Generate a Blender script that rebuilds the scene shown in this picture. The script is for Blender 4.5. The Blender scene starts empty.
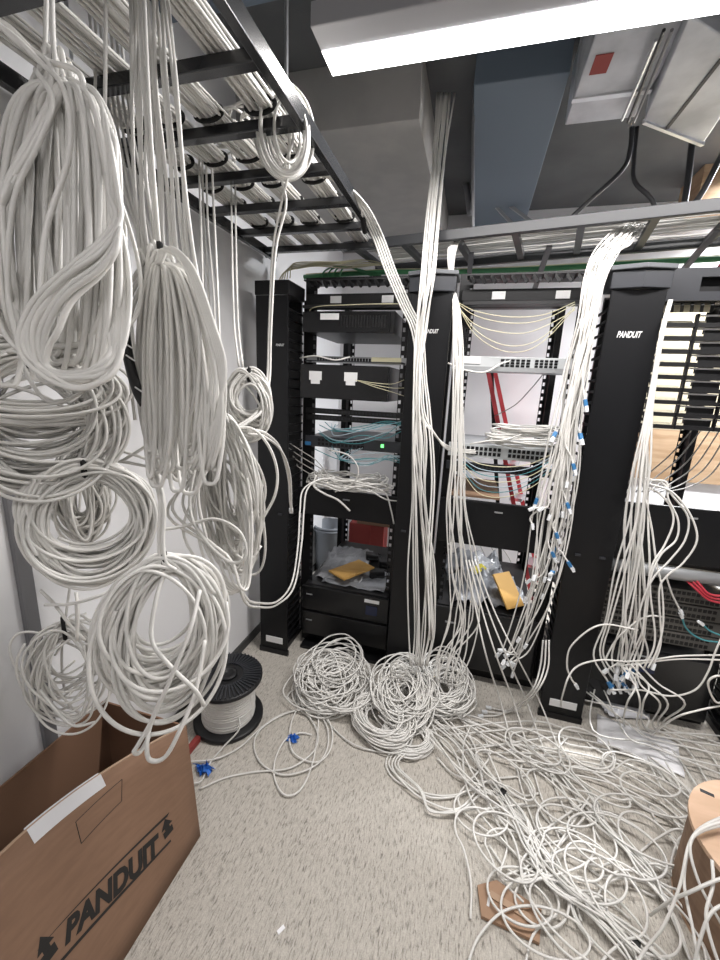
import bpy, math, random
import numpy as np
from mathutils import Vector, Matrix
rnd = random.Random(7)
rng = np.random.default_rng(7)
S = bpy.context.scene
LP1, LP2, LP3 = 46, 14, 170
COL = S.collection
PI = math.pi

# ------------------------------------------------------------------ camera (fitted to the cabinet corners)
F_PX, PIT, ROL, YAW = 401.127, .230, .045, .263
CAM = np.array([1.034, -1.972, 1.634])
_f = np.array([-math.sin(YAW)*math.cos(PIT), math.cos(YAW)*math.cos(PIT), -math.sin(PIT)])
_r = np.array([math.cos(YAW), math.sin(YAW), 0.]); _u = np.cross(_r, _f)
CR = math.cos(ROL)*_r + math.sin(ROL)*_u
CU = -math.sin(ROL)*_r + math.cos(ROL)*_u
cd = bpy.data.cameras.new('camera'); co = bpy.data.objects.new('camera', cd); COL.objects.link(co)
cd.lens = F_PX/960*36; cd.sensor_width = 36; cd.clip_start = .02; cd.clip_end = 60
m = Matrix.Identity(4)
for i in range(3):
    m[i][0], m[i][1], m[i][2], m[i][3] = CR[i], CU[i], -_f[i], CAM[i]
co.matrix_world = m
S.camera = co

def at(px, py, X=None, Y=None, Z=None, t=None):
    """survey helper: the place in the room seen at a photo pixel, on the plane X/Y/Z or at distance t"""
    d = _f + CR*(px-360)/F_PX - CU*(py-480)/F_PX
    if t is None:
        k, v = (0, X) if X is not None else (1, Y) if Y is not None else (2, Z)
        t = (v-CAM[k])/d[k]
    return CAM + d*t

# ------------------------------------------------------------------ materials
def mat(name, col, rough=.5, metal=0., emit=None, estr=0., noise=None, spec=None, bump=None, trans=None, alpha=None, coat=None):
    mt = bpy.data.materials.new(name); mt.use_nodes = True
    nt = mt.node_tree; b = nt.nodes['Principled BSDF']
    b.inputs['Base Color'].default_value = (*col, 1); b.inputs['Roughness'].default_value = rough; b.inputs['Metallic'].default_value = metal
    if spec is not None: b.inputs['Specular IOR Level'].default_value = spec
    if emit: b.inputs['Emission Color'].default_value = (*emit, 1); b.inputs['Emission Strength'].default_value = estr
    if trans is not None: b.inputs['Transmission Weight'].default_value = trans
    if alpha is not None: b.inputs['Alpha'].default_value = alpha
    if coat is not None: b.inputs['Coat Weight'].default_value = coat
    if noise or bump:
        tc = nt.nodes.new('ShaderNodeTexCoord')
    if noise:   # (scale, colour2, lo, hi, stretch)
        sc, c2, lo, hi, st = noise
        mp = nt.nodes.new('ShaderNodeMapping'); mp.inputs['Scale'].default_value = st
        nz = nt.nodes.new('ShaderNodeTexNoise'); nz.inputs['Scale'].default_value = sc; nz.inputs['Detail'].default_value = 5
        rp = nt.nodes.new('ShaderNodeValToRGB')
        rp.color_ramp.elements[0].position = lo; rp.color_ramp.elements[1].position = hi
        rp.color_ramp.elements[0].color = (*col, 1); rp.color_ramp.elements[1].color = (*c2, 1)
        nt.links.new(tc.outputs['Object'], mp.inputs[0]); nt.links.new(mp.outputs[0], nz.inputs['Vector'])
        nt.links.new(nz.outputs['Fac'], rp.inputs[0]); nt.links.new(rp.outputs[0], b.inputs['Base Color'])
    if bump:    # (scale, strength)
        nz2 = nt.nodes.new('ShaderNodeTexNoise'); nz2.inputs['Scale'].default_value = bump[0]; nz2.inputs['Detail'].default_value = 4
        bp = nt.nodes.new('ShaderNodeBump'); bp.inputs['Strength'].default_value = bump[1]; bp.inputs['Distance'].default_value = .01
        nt.links.new(tc.outputs['Object'], nz2.inputs['Vector']); nt.links.new(nz2.outputs['Fac'], bp.inputs['Height']); nt.links.new(bp.outputs[0], b.inputs['Normal'])
    return mt
def cable_mat(name, a, b2):
    mt = bpy.data.materials.new(name); mt.use_nodes = True
    nt = mt.node_tree; b = nt.nodes['Principled BSDF']
    oi = nt.nodes.new('ShaderNodeObjectInfo'); mx = nt.nodes.new('ShaderNodeMix'); mx.data_type = 'RGBA'
    mx.inputs[6].default_value = (*a, 1); mx.inputs[7].default_value = (*b2, 1)
    nt.links.new(oi.outputs['Random'], mx.inputs[0]); nt.links.new(mx.outputs[2], b.inputs['Base Color'])
    b.inputs['Roughness'].default_value = .42
    return mt
M = dict(
 cable=cable_mat('white_pvc', (.78,.765,.73), (.66,.65,.62)),
 yellow=mat('yellow_fibre', (.66,.62,.42), .45), teal=mat('teal_fibre', (.06,.26,.29), .45), red=mat('red_pvc', (.45,.03,.05), .45),
 green=mat('green_pvc', (.05,.22,.09), .5), thin=mat('grey_thin_cable', (.35,.34,.32), .5), palecable=mat('pale_blue_cable', (.42,.52,.58), .45),
 black=mat('black_powder_coat', (.007,.007,.008), .42, spec=.35), blackdoor=mat('black_door_paint', (.006,.0063,.0075), .40, spec=.32),
 blackplastic=mat('black_plastic', (.010,.010,.011), .45), darkgrey=mat('dark_grey_plastic', (.028,.030,.036), .42),
 blackgloss=mat('black_gloss_plastic', (.010,.010,.011), .22, spec=.4), velcro=mat('black_velcro', (.01,.01,.01), .95),
 traypaint=mat('black_tray_paint', (.02,.021,.023), .22, spec=.6), greytray=mat('grey_black_tray_paint', (.035,.037,.041), .4),
 lidgrey=mat('lid_grey', (.10,.105,.115), .4), grey=mat('grey_metal', (.36,.37,.38), .4, .3), steel=mat('brushed_steel', (.55,.56,.58), .35, .9), lightgrey=mat('light_grey_metal', (.55,.57,.58), .45),
 whitelabel=mat('white_label', (.80,.80,.80), .6), whiteplastic=mat('white_plastic', (.82,.82,.82), .4), clear=mat('clear_plug_plastic', (.80,.82,.84), .2),
 blueboot=mat('blue_boot', (.03,.16,.36), .45), navy=mat('navy_display', (.008,.014,.05), .25), bluetape=mat('blue_tape', (.02,.14,.55), .5),
 wall=mat('white_wall_paint', (.80,.80,.81), .7, bump=(300,.05)), wall_lowbounce=mat('low_bounce_wall_grey', (.28,.28,.29), .8), wallb=mat('bright_wall_paint', (.83,.82,.83), .7),
 ceiling=mat('grey_ceiling_paint', (.085,.09,.095), .85, noise=(3,(.115,.12,.125),.35,.65,(1,1,1))), soffit=mat('soffit_paint', (.33,.325,.315), .75, noise=(6,(.37,.36,.35),.4,.6,(1,1,1))),
 bluebeam=mat('blue_grey_beam', (.13,.165,.21), .6), duct=mat('galvanised_duct', (.62,.63,.66), .42, .45, noise=(5,(.40,.41,.44),.35,.65,(1,1,2))),
 tape_foil=mat('foil_tape', (.75,.76,.78), .3, .8), cond=mat('dark_conduit', (.03,.03,.033), .45), greycond=mat('grey_conduit', (.20,.20,.21), .45, .3),
 base=mat('dark_baseboard', (.05,.05,.05), .6),
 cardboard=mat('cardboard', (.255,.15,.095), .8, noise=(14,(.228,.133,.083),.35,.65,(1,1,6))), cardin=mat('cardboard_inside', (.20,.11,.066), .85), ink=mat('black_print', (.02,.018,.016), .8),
 cardlight=mat('light_cardboard', (.27,.175,.115), .85, noise=(9,(.21,.13,.085),.4,.65,(1,1,4))), cardedge=mat('cardboard_edge', (.42,.29,.20), .85), papertape=mat('white_paper_tape', (.72,.72,.74), .55),
 plywood=mat('plywood', (.46,.32,.20), .6, noise=(4,(.36,.23,.13),.4,.62,(1,1,7))), plydisc=mat('reel_plywood', (.68,.47,.33), .6, noise=(5,(.58,.39,.26),.4,.65,(1,4,1))),
 cream=mat('cream_label_strip', (.93,.87,.67), .55, noise=(60,(.84,.78,.58),.45,.7,(1,1,1))),
 creamboard=mat('cream_board_paint', (.50,.44,.31), .6), manila=mat('manila_paper', (.62,.36,.10), .7), bag=mat('silver_grey_bag', (.26,.27,.29), .35, .1, bump=(40,.5)), clearbag=mat('clear_plastic_bag', (.36,.37,.39), .2, bump=(50,.6)),
 palewrap=mat('pale_wrap', (.66,.67,.71), .25, bump=(50,.4)), bin=mat('grey_bin_plastic', (.26,.28,.31), .5), redbox=mat('red_box_card', (.26,.035,.03), .6), paper=mat('white_paper', (.90,.90,.92), .6), brownpaper=mat('brown_kraft', (.35,.22,.14), .75),
 led=mat('led_diffuser', (1,1,1), .5, emit=(1,.97,.99), estr=7.0), housing=mat('fixture_housing', (.40,.40,.42), .5), greenled=mat('green_led', (.0,.3,.05), .5, emit=(.15,1,.2), estr=2.5),
 redladder=mat('red_ladder', (.52,.05,.06), .45), yellowpl=mat('yellow_plastic', (.75,.66,.08), .5), logo=mat('white_logo', (.75,.75,.75), .5), switchm=mat('switch_beige_grey', (.13,.125,.115), .5, .2),
 spoolwire=mat('wound_cable', (.74,.72,.68), .5),
)
# carpet
def carpet():
    mt = bpy.data.materials.new('carpet'); mt.use_nodes = True; nt = mt.node_tree; b = nt.nodes['Principled BSDF']
    tc = nt.nodes.new('ShaderNodeTexCoord'); mp = nt.nodes.new('ShaderNodeMapping'); mp.inputs['Scale'].default_value = (190, 42, 1); mp.inputs['Rotation'].default_value = (0,0,.12)
    nz = nt.nodes.new('ShaderNodeTexNoise'); nz.inputs['Scale'].default_value = 1.; nz.inputs['Detail'].default_value = 3; nz.inputs['Distortion'].default_value = .8
    rp = nt.nodes.new('ShaderNodeValToRGB'); e = rp.color_ramp.elements
    e[0].position = .26; e[0].color = (.21,.195,.172,1); e[1].position = .45; e[1].color = (.52,.487,.437,1)
    n3 = e.new(.66); n3.color = (.62,.585,.53,1)
    n2 = nt.nodes.new('ShaderNodeTexNoise'); n2.inputs['Scale'].default_value = 240; n2.inputs['Detail'].default_value = 3
    mx = nt.nodes.new('ShaderNodeMix'); mx.data_type = 'RGBA'; mx.blend_type = 'MULTIPLY'; mx.inputs[0].default_value = .35
    r2 = nt.nodes.new('ShaderNodeValToRGB'); r2.color_ramp.elements[0].position = .3; r2.color_ramp.elements[1].position = .7; r2.color_ramp.elements[0].color = (.45,.44,.42,1)
    bp = nt.nodes.new('ShaderNodeBump'); bp.inputs['Strength'].default_value = .5; bp.inputs['Distance'].default_value = .004
    L = nt.links.new
    L(tc.outputs['Object'], mp.inputs[0]); L(mp.outputs[0], nz.inputs['Vector']); L(nz.outputs['Fac'], rp.inputs[0]); L(tc.outputs['Object'], n2.inputs['Vector'])
    L(n2.outputs['Fac'], r2.inputs[0]); L(rp.outputs[0], mx.inputs[6]); L(r2.outputs[0], mx.inputs[7]); L(mx.outputs[2], b.inputs['Base Color']); L(n2.outputs['Fac'], bp.inputs['Height']); L(bp.outputs[0], b.inputs['Normal'])
    b.inputs['Roughness'].default_value = .95; b.inputs['Specular IOR Level'].default_value = .15
    return mt
M['carpet'] = carpet()

# ------------------------------------------------------------------ mesh helpers
def catmull(P, n=6, closed=False):
    P = np.asarray(P, float)
    if len(P) == 2: return P[0] + (P[1]-P[0])*np.linspace(0, 1, n+1)[:, None]
    Q = np.vstack([2*P[0]-P[1], P, 2*P[-1]-P[-2]])
    t = np.linspace(0, 1, n, endpoint=False)[None, :, None]
    p0, p1, p2, p3 = (Q[i:len(Q)-3+i, None, :] for i in range(4))
    C = .5*((2*p1) + (-p0+p2)*t + (2*p0-5*p1+4*p2-p3)*t**2 + (-p0+3*p1-3*p2+p3)*t**3)
    return np.vstack([C.reshape(-1, 3), P[-1]])
def tube_arrays(P, r, k=6):
    P = np.asarray(P, float); n = len(P)
    T = np.gradient(P, axis=0); T /= np.linalg.norm(T, axis=1)[:, None] + 1e-12
    N = np.zeros_like(P)
    a = np.array([0, 0, 1.]) if abs(T[0][2]) < .9 else np.array([1., 0, 0])
    v = a - T[0]*(a@T[0]); N[0] = v/np.linalg.norm(v)
    for i in range(1, n):
        v = N[i-1] - T[i]*(N[i-1]@T[i]); N[i] = v/(np.linalg.norm(v)+1e-12)
    B = np.cross(T, N)
    th = np.arange(k)*2*PI/k
    rr = np.broadcast_to(np.asarray(r, float), (n,))
    V = P[:, None, :] + rr[:, None, None]*(np.cos(th)[None, :, None]*N[:, None, :] + np.sin(th)[None, :, None]*B[:, None, :])
    i = np.arange(n-1)[:, None]*k; j = np.arange(k)[None, :]; j2 = (j+1) % k
    Fq = np.stack([i+j, i+j2, i+k+j2, i+k+j], -1).reshape(-1, 4)
    return V.reshape(-1, 3), Fq.tolist(), n, k

class MB:
    def __init__(s): s.V = []; s.F = []; s.n = 0
    def add(s, V, Fc):
        s.V.append(np.asarray(V, float)); s.F += [[i+s.n for i in f] for f in Fc]; s.n += len(V); return s
    def box(s, x0, x1, y0, y1, z0, z1):
        V = [(x, y, z) for x in (x0, x1) for y in (y0, y1) for z in (z0, z1)]
        return s.add(V, [(0,1,3,2),(4,6,7,5),(0,4,5,1),(2,3,7,6),(0,2,6,4),(1,5,7,3)])
    def obox(s, c, ax, ay, az):     # half-axis vectors
        c, ax, ay, az = (np.asarray(q, float) for q in (c, ax, ay, az))
        V = [c+i*ax+j*ay+k*az for i in (-1, 1) for j in (-1, 1) for k in (-1, 1)]
        return s.add(V, [(0,1,3,2),(4,6,7,5),(0,4,5,1),(2,3,7,6),(0,2,6,4),(1,5,7,3)])
    def bar(s, a, b, w, h, up=(0,0,1)):
        a, b = np.asarray(a, float), np.asarray(b, float); d = (b-a); L = np.linalg.norm(d); d /= L
        sd = np.cross(d, up); sd /= np.linalg.norm(sd); u = np.cross(sd, d)
        return s.obox((a+b)/2, d*L/2, sd*w/2, u*h/2)
    def tube(s, P, r, k=6, sm=0):
        if sm: P = catmull(P, sm)
        V, Fq, n, k = tube_arrays(P, r, k)
        Fq = Fq + [list(range(k-1, -1, -1)), [(n-1)*k+i for i in range(k)]]
        return s.add(V, Fq)
    def prism(s, poly, d):          # polygon (3D points) extruded by vector d
        poly = np.asarray(poly, float); n = len(poly); d = np.asarray(d, float)
        V = np.vstack([poly, poly+d])
        return s.add(V, [list(range(n-1, -1, -1)), list(range(n, 2*n))] + [[i, (i+1) % n, n+(i+1) % n, n+i] for i in range(n)])
    def lathe(s, c, prof, k=32, ax=((1,0,0),(0,1,0),(0,0,1))):  # prof list of (r,z), closed profile loop
        c = np.asarray(c, float); X, Y, Z = (np.asarray(q, float) for q in ax); n = len(prof); V = []
        for i in range(k):
            a = 2*PI*i/k
            for r, z in prof: V.append(c + X*r*math.cos(a) + Y*r*math.sin(a) + Z*z)
        Fc = [[i*n+j, ((i+1) % k)*n+j, ((i+1) % k)*n+(j+1) % n, i*n+(j+1) % n] for i in range(k) for j in range(n)]
        return s.add(V, Fc)
    def grid(s, G):                 # G (a,b,3) sheet
        a, b = G.shape[:2]
        return s.add(G.reshape(-1, 3), [[i*b+j, (i+1)*b+j, (i+1)*b+j+1, i*b+j+1] for i in range(a-1) for j in range(b-1)])
    def build(s, name, mt, parent=None, smooth=False, bevel=0, solid=0, **tg):
        me = bpy.data.meshes.new(name)
        V = np.vstack(s.V)
        me.from_pydata(V.tolist(), [], s.F); me.update()
        o = bpy.data.objects.new(name, me); COL.objects.link(o)
        me.materials.append(M[mt] if isinstance(mt, str) else mt)
        if smooth: me.polygons.foreach_set('use_smooth', [True]*len(me.polygons))
        if parent is not None: link_to(o, parent)
        if solid:
            md = o.modifiers.new('solid', 'SOLIDIFY'); md.thickness = solid; md.offset = 0
        if bevel:
            md = o.modifiers.new('bevel', 'BEVEL'); md.width = bevel; md.segments = 2; md.limit_method = 'ANGLE'
        return tag(o, **tg)
def link_to(o, parent):
    o.parent = parent
    w = Matrix.Translation(parent['_loc']) if '_loc' in parent else Matrix.Identity(4)
    o.matrix_parent_inverse = w.inverted()
def tag(o, label=None, cat=None, group=None, kind=None):
    if label: o['label'] = label
    if cat: o['category'] = cat
    if group: o['group'] = group
    if kind: o['kind'] = kind
    return o
def thing(name, label, cat, loc, group=None):
    o = bpy.data.objects.new(name, None); COL.objects.link(o); o.location = tuple(float(v) for v in loc)
    o.empty_display_size = .05; o['_loc'] = [float(v) for v in loc]
    return tag(o, label, cat, group)
def one(name, mb, mt, label, cat, group=None, **k): return mb.build(name, mt, None, label=label, cat=cat, group=group, **k)
def struct(name, mb, mt, **k): return mb.build(name, mt, None, kind='structure', **k)

# writing: built-in font turned into a mesh, laid on a mapping function (u along, v up) -> 3D
def text_points(txt, shear=.0, bold=.0):
    cu = bpy.data.curves.new('lettering', 'FONT'); cu.body = txt; cu.shear = shear; cu.offset = bold; cu.resolution_u = 3
    ob = bpy.data.objects.new('lettering', cu); COL.objects.link(ob)
    bpy.context.view_layer.update()
    me = ob.evaluated_get(bpy.context.evaluated_depsgraph_get()).to_mesh()
    V = np.array([v.co[:] for v in me.vertices]); Fc = [list(p.vertices) for p in me.polygons]
    bpy.data.objects.remove(ob); bpy.data.curves.remove(cu)
    V[:, :2] -= V[:, :2].min(0); V[:, :2] /= V[:, :2].max(0)
    return V[:, :2], Fc
def lettering(name, txt, mt, parent, fn, shear=0, bold=.0, **tg):
    uv, Fc = text_points(txt, shear, bold)
    return MB().add([fn(u, v) for u, v in uv], Fc).build(name, mt, parent, **tg)

R_C = .0040       # cable radius
def cable(name, P, label, group, r=R_C, mt='cable', k=6, sm=6, cat='cable', parent=None, plug=None, plug0=None):
    o = MB().tube(P, r, k, sm).build(name, mt, parent, True, label=label if parent is None else None, cat=cat if parent is None else None, group=group if parent is None else None)
    P = np.asarray(P, float)
    if plug: add_plug(o, P[-1], P[-1]-P[-2], plug)
    if plug0: add_plug(o, P[0], P[0]-P[1], plug0)
    return o
def add_plug(o, p, d, kind, s=1.25):
    d = np.asarray(d, float); d /= np.linalg.norm(d); up = np.array([0,0,1.]) if abs(d[2]) < .9 else np.array([1.,0,0])
    sd = np.cross(d, up); sd /= np.linalg.norm(sd); u = np.cross(sd, d)
    if 'b' in kind:
        MB().obox(p+d*.010*s, d*.012*s, sd*.0062*s, u*.0055*s).build('plug_boot', 'blueboot', o, bevel=.002, label='blue plug boot')
        p = p + d*.020*s
    MB().obox(p+d*.010*s, d*.011*s, sd*.0062*s, u*.0045*s).obox(p+d*.006*s+u*.006*s, d*.008*s, sd*.002*s, u*.0008*s).build('plug', 'clear', o, bevel=.001)
def jitter_path(P, a, rr=rng):
    P = np.array(P, float); return P + rr.normal(0, 1, P.shape)*a

# ================================================================== THE SETTING
XL, YB, ZC = -.20, 1.70, 3.0
XR, YF = 3.6, -4.2
struct('floor', MB().box(XL-.1, XR+.1, YF-.1, YB+.1, -.1, 0), 'carpet')
struct('wall_left', MB().box(XL-.1, XL, YF-.1, YB+.1, 0, ZC), 'wall')
struct('wall_back', MB().box(XL, XR, YB, YB+.1, 0, ZC), 'wallb')
struct('wall_right', MB().box(XR, XR+.1, YF-.1, YB+.1, 0, ZC), 'wall_lowbounce')  # this and the front wall are unseen, darkened to cut bounce light
struct('wall_front', MB().box(XL, XR, YF-.1, YF, 0, ZC), 'wall_lowbounce')
struct('ceiling', MB().box(XL-.1, XR+.1, YF-.1, YB+.1, ZC, ZC+.1), 'ceiling')
struct('baseboard_left', MB().box(XL, XL+.012, -1.1, YB, 0, .055), 'base')
struct('baseboard_back', MB().box(XL+.012, XR, YB-.012, YB, 0, .10), 'base')
struct('trim_1', MB().box(XL, XL+.02, -1.205, -1.165, 0, ZC), 'greycond', bevel=.004)

# soffit box in the corner, blue-grey beam
o = one('soffit', MB().box(XL, .685, .03, YB, 2.755, ZC), 'soffit', 'beige boxed-in soffit under the ceiling behind the overhead ladder tray', 'soffit', bevel=.004); o['kind'] = 'structure'
o = one('ceiling_beam', MB().box(at(474, 140, Z=2.86)[0], at(550, 140, Z=2.86)[0], .05, YB, 2.86, ZC), 'bluebeam', 'blue-grey ceiling beam beside the beige soffit', 'beam', bevel=.004); o['kind'] = 'structure'
struct('ceiling_beam_cross', MB().box(-.19, 1.5, -.62, -.42, 2.90, ZC), 'bluebeam', bevel=.004)

# linear LED fixture
fx = thing('light_fixture', 'long white linear LED ceiling light glowing across the top', 'ceiling light', (1.55, -.565, 2.6))
MB().box(.485, 2.65, -.690, -.505, 2.605, 2.665).build('housing', 'housing', fx, bevel=.004)
MB().box(.488, 2.645, -.606, -.508, 2.6015, 2.6052).build('diffuser', 'led', fx, bevel=.004)
for x in (.7, 2.4): MB().tube([(x, -.60, 2.66), (x, -.60, ZC-.001)], .004, 6).build('hanger', 'steel', fx)
# the same fixture again, in the aisle behind the camera and behind the racks
fx2 = thing('light_fixture', 'linear LED ceiling light further back in the aisle', 'ceiling light', (1.5, -2.7, 2.6))
MB().box(.3, 2.7, -2.76, -2.64, 2.61, 2.70).build('housing', 'housing', fx2); MB().box(.31, 2.69, -2.755, -2.645, 2.585, 2.612).build('diffuser', 'led', fx2)
for x in (.7, 2.4): MB().tube([(x, -2.7, 2.70), (x, -2.7, ZC-.001)], .004, 6).build('hanger', 'steel', fx2)
fx3 = thing('light_fixture', 'linear LED ceiling light in the aisle behind the racks', 'ceiling light', (2.9, 1.15, 2.9))
MB().box(2.45, 3.5, 1.08, 1.22, 2.93, ZC).build('housing', 'housing', fx3); MB().box(2.46, 3.49, 1.09, 1.21, 2.90, 2.931).build('diffuser', 'led', fx3)

def lamp(name, x0, x1, y, z, w, power, col=(1, .965, .94)):
    ld = bpy.data.lights.new(name, 'AREA'); ld.shape = 'RECTANGLE'; ld.size = x1-x0; ld.size_y = w; ld.energy = power; ld.color = col
    lo = bpy.data.objects.new(name, ld); COL.objects.link(lo); lo.location = ((x0+x1)/2, y, z); return lo
lamp('fixture_lamp', .5, 2.63, -.557, 2.598, .09, LP1)
lamp('aisle_lamp', .31, 2.69, -2.7, 2.58, .10, LP2)
lamp('rear_lamp', 2.46, 3.49, 1.15, 2.895, .12, LP3, (.95, .97, 1))
w = bpy.data.worlds.new('world'); S.world = w; w.use_nodes = True
w.node_tree.nodes['Background'].inputs[0].default_value = (.6, .62, .66, 1); w.node_tree.nodes['Background'].inputs[1].default_value = .03

# smoke detector at the ceiling
sd = thing('smoke_detector', 'round white smoke detector on the ceiling left of the light', 'smoke detector', (.40, -.20, ZC))
c0 = at(333, 4, Z=2.94)
MB().lathe((c0[0], c0[1], 2.90), [(0, 0), (.045, 0), (.058, .02), (.06, .10), (0, .10)], 28).build('body', 'whiteplastic', sd, True)
MB().lathe((c0[0], c0[1], 2.985), [(0, 0), (.07, 0), (.07, .015), (0, .015)], 28).build('mount_plate', 'darkgrey', sd)

# ducts
dk = thing('air_duct', 'straight galvanised steel air duct under the ceiling right of the light', 'duct', (1.42, -.3, 2.75))
MB().box(1.285, 1.545, -1.5, .18, 2.75, 2.97).build('duct_body', 'duct', dk, bevel=.004)
for y in (.02, -.34, -.9): MB().box(1.28, 1.55, y-.012, y+.012, 2.744, 2.975).build('seam_band', 'tape_foil', dk)
p = at(600, 65, Z=2.75)
MB().box(p[0]-.025, p[0]+.03, p[1]-.05, p[1]+.04, 2.7475, 2.7495).build('sticker', 'redbox', dk, label='dull red sticker under the duct')
q = [at(644, 121, Z=2.70), at(703, 144, Z=2.70), at(760, 60, Z=2.70), at(690, 15, Z=2.70)]
d2 = thing('air_duct', 'angled galvanised duct elbow at the top right corner', 'duct', q[0])
MB().prism(q, (0, 0, .25)).build('duct_body', 'duct', d2, bevel=.004)
mA, mB_ = at(667, 128, Z=2.70), at(722, 58, Z=2.70)
MB().bar(mA, mB_, .012, .008).build('seam_band', 'cond', d2)
q1 = [a for a in q]
MB().bar(q[0], q[1], .014, .016).build('flange', 'tape_foil', d2)
for i, (a, b) in enumerate((((628, 122), (664, 30)), ((634, 122), (672, 30)), ((622, 120), (656, 40)))):
    P0, P1 = at(*a, Z=2.715), at(*b, Z=2.715)
    one('strut_rod', MB().tube([P0, P1], .0055, 6), ('cond', 'greycond', 'steel')[i], ('dark', 'grey', 'bright steel')[i]+' rod running along the gap between the two ducts', 'rod')
# black conduits
def conduit(pts, r, mt, label): return one('conduit', MB().tube(catmull(pts, 6), r, 10), mt, label, 'conduit', smooth=True)
conduit([at(632, 127, Y=.35), at(630, 150, Y=.35), at(622, 170, Y=.35), at(590, 200, Y=.35), at(562, 226, Y=.35)], .010, 'cond', 'black conduit bending down to the left below the duct')
conduit([at(637, 127, Y=.40), at(634, 160, Y=.40), at(635, 182, Y=.40), at(652, 200, Y=.40), at(657, 220, Y=.40)], .010, 'cond', 'black conduit bending down to the right below the duct')
conduit([at(692, 143, Y=.5), at(688, 180, Y=.5), at(682, 218, Y=.5)], .014, 'cond', 'black straight conduit dropping below the angled duct')
conduit([at(724, 150, Y=.3), at(700, 196, Y=.3), at(680, 216, Y=.3)], .012, 'cond', 'black conduit slanting down at the right edge')
conduit([at(474, 85, Y=.25), at(473, 150, Y=.25), at(473, 236, Y=.25)], .007, 'greycond', 'grey threaded support rod above the middle cabinet')
conduit([at(446, 150, Y=1.2), at(455, 160, Y=1.2), at(466, 185, Y=1.2), at(470, 215, Y=1.2)], .02, 'greycond', 'grey pipe elbow behind the middle cable drop')
for k, (a, b) in enumerate((((480, 190), (520, 232)), ((497, 196), (545, 232)))):
    one('strut_channel', MB().bar(at(*b, Y=1.25), at(*b, Y=1.25)+(at(*a, Y=1.25)-at(*b, Y=1.25))*((ZC-at(*b, Y=1.25)[2])/(at(*a, Y=1.25)[2]-at(*b, Y=1.25)[2])), .018, .018), 'grey', ('left', 'right')[k]+' one of two grey slanting struts above the back tray', 'strut')
one('corner_box', MB().box(*sorted((at(700, 190, Y=1.2)[0], at(800, 190, Y=1.2)[0])), 1.2, 1.5, at(720, 207, Y=1.2)[2], ZC), 'plywood', 'pale tan board end under the ceiling at the right edge', 'board')

# ================================================================== CABLE MANAGERS (tall cabinets between the racks)
HC = 2.13
def manager(x0, x1, label, cap, logo_z=None, fingers=(1, 1)):
    t = thing('cable_manager', label, 'cable manager', ((x0+x1)/2, 0, 0), 'tall vertical cable managers')
    MB().box(x0+.004, x1-.004, 0, .014, .035, HC-.07).build('door', 'blackdoor', t, bevel=.004)
    MB().box(x0+.03, x1-.03, .016, .56, .002, .035).build('foot', 'black', t)
    MB().box(x0+.045, x1-.045, .25, .27, .035, HC-.05).build('spine', 'black', t)
    MB().box(x0, x1, -.004, .012, .0, .034).build('kick_plate', 'black', t)
    if cap:
        xm = (x0+x1)/2; z = HC-.068
        poly = [(x0-.004, -.004, z), (xm, -.030, z), (x1+.004, -.004, z), (x1+.004, .10, z), (x0-.004, .10, z)]
        MB().prism(poly, (0, 0, .066)).build('cap', 'darkgrey', t, bevel=.003)
        poly = [(x0-.012, -.012, HC), (xm, -.045, HC), (x1+.012, -.012, HC), (x1+.012, .14, HC), (x0-.012, .14, HC)]
        MB().prism(poly, (0, 0, .018)).build('cap_lid', 'lidgrey', t, bevel=.003, label='grey lid of the cap')
    else:
        MB().box(x0, x1, 0, .20, HC-.068, HC).build('cap', 'black', t, bevel=.003)
    for sx, on in zip((-1, 1), fingers):
        if not on: continue
        xs = x0+.014 if sx < 0 else x1-.014
        xo = xs - .012*sx
        MB().box(xs-.008, xs+.008, .24, .29, .035, HC-.05).build('side_post', 'black', t)
        n = 40 if on == 1 else on
        for k in range(n):
            z = .07 + (HC-.2)*k/(n-1)
            P = [(xo, .235, z), (xo, .13, z), (xo-.0*sx, .035, z+.006), (xo+.010*sx, .026, z+.014)]
            fo = MB()
            for a, b in zip(P[:-1], P[1:]): fo.bar(a, b, .008, .011)
            fo.build('finger', 'black', t)
    MB().box(x0+.045, x1-.035, -.003, 0, .075, .115).build('label', 'whitelabel', t, label='white label near the foot')
    for sx in (.25, .75): MB().box(x0+(x1-x0)*sx-.012, x0+(x1-x0)*sx+.012, -.010, 0, .905, .915).build('latch', 'darkgrey', t)
    if logo_z:
        zz, xa, xb, h = logo_z
        lettering('logo', 'PANDUIT', 'logo', t, lambda u, v: (xa+(xb-xa)*u, -.0012, zz+h*v), shear=.25, bold=.02)
    return t
CA = manager(-.096, .095, 'slim black vertical cable manager at the left wall', False, (1.815, .022, .07, .012), (0, 1))
CB = manager(.700, .900, 'middle black vertical cable manager half hidden by a white cable drop', True, (1.885, .775, .845, .018))
CC = manager(1.523, 1.730, 'large black vertical cable manager right of the centre, full logo showing', True, (1.875, 1.575, 1.665, .026))

CD = manager(2.350, 2.556, 'black vertical cable manager added beyond the right rack to block light spill', True, None)  # added past the row to block light spilling from behind the racks
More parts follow.
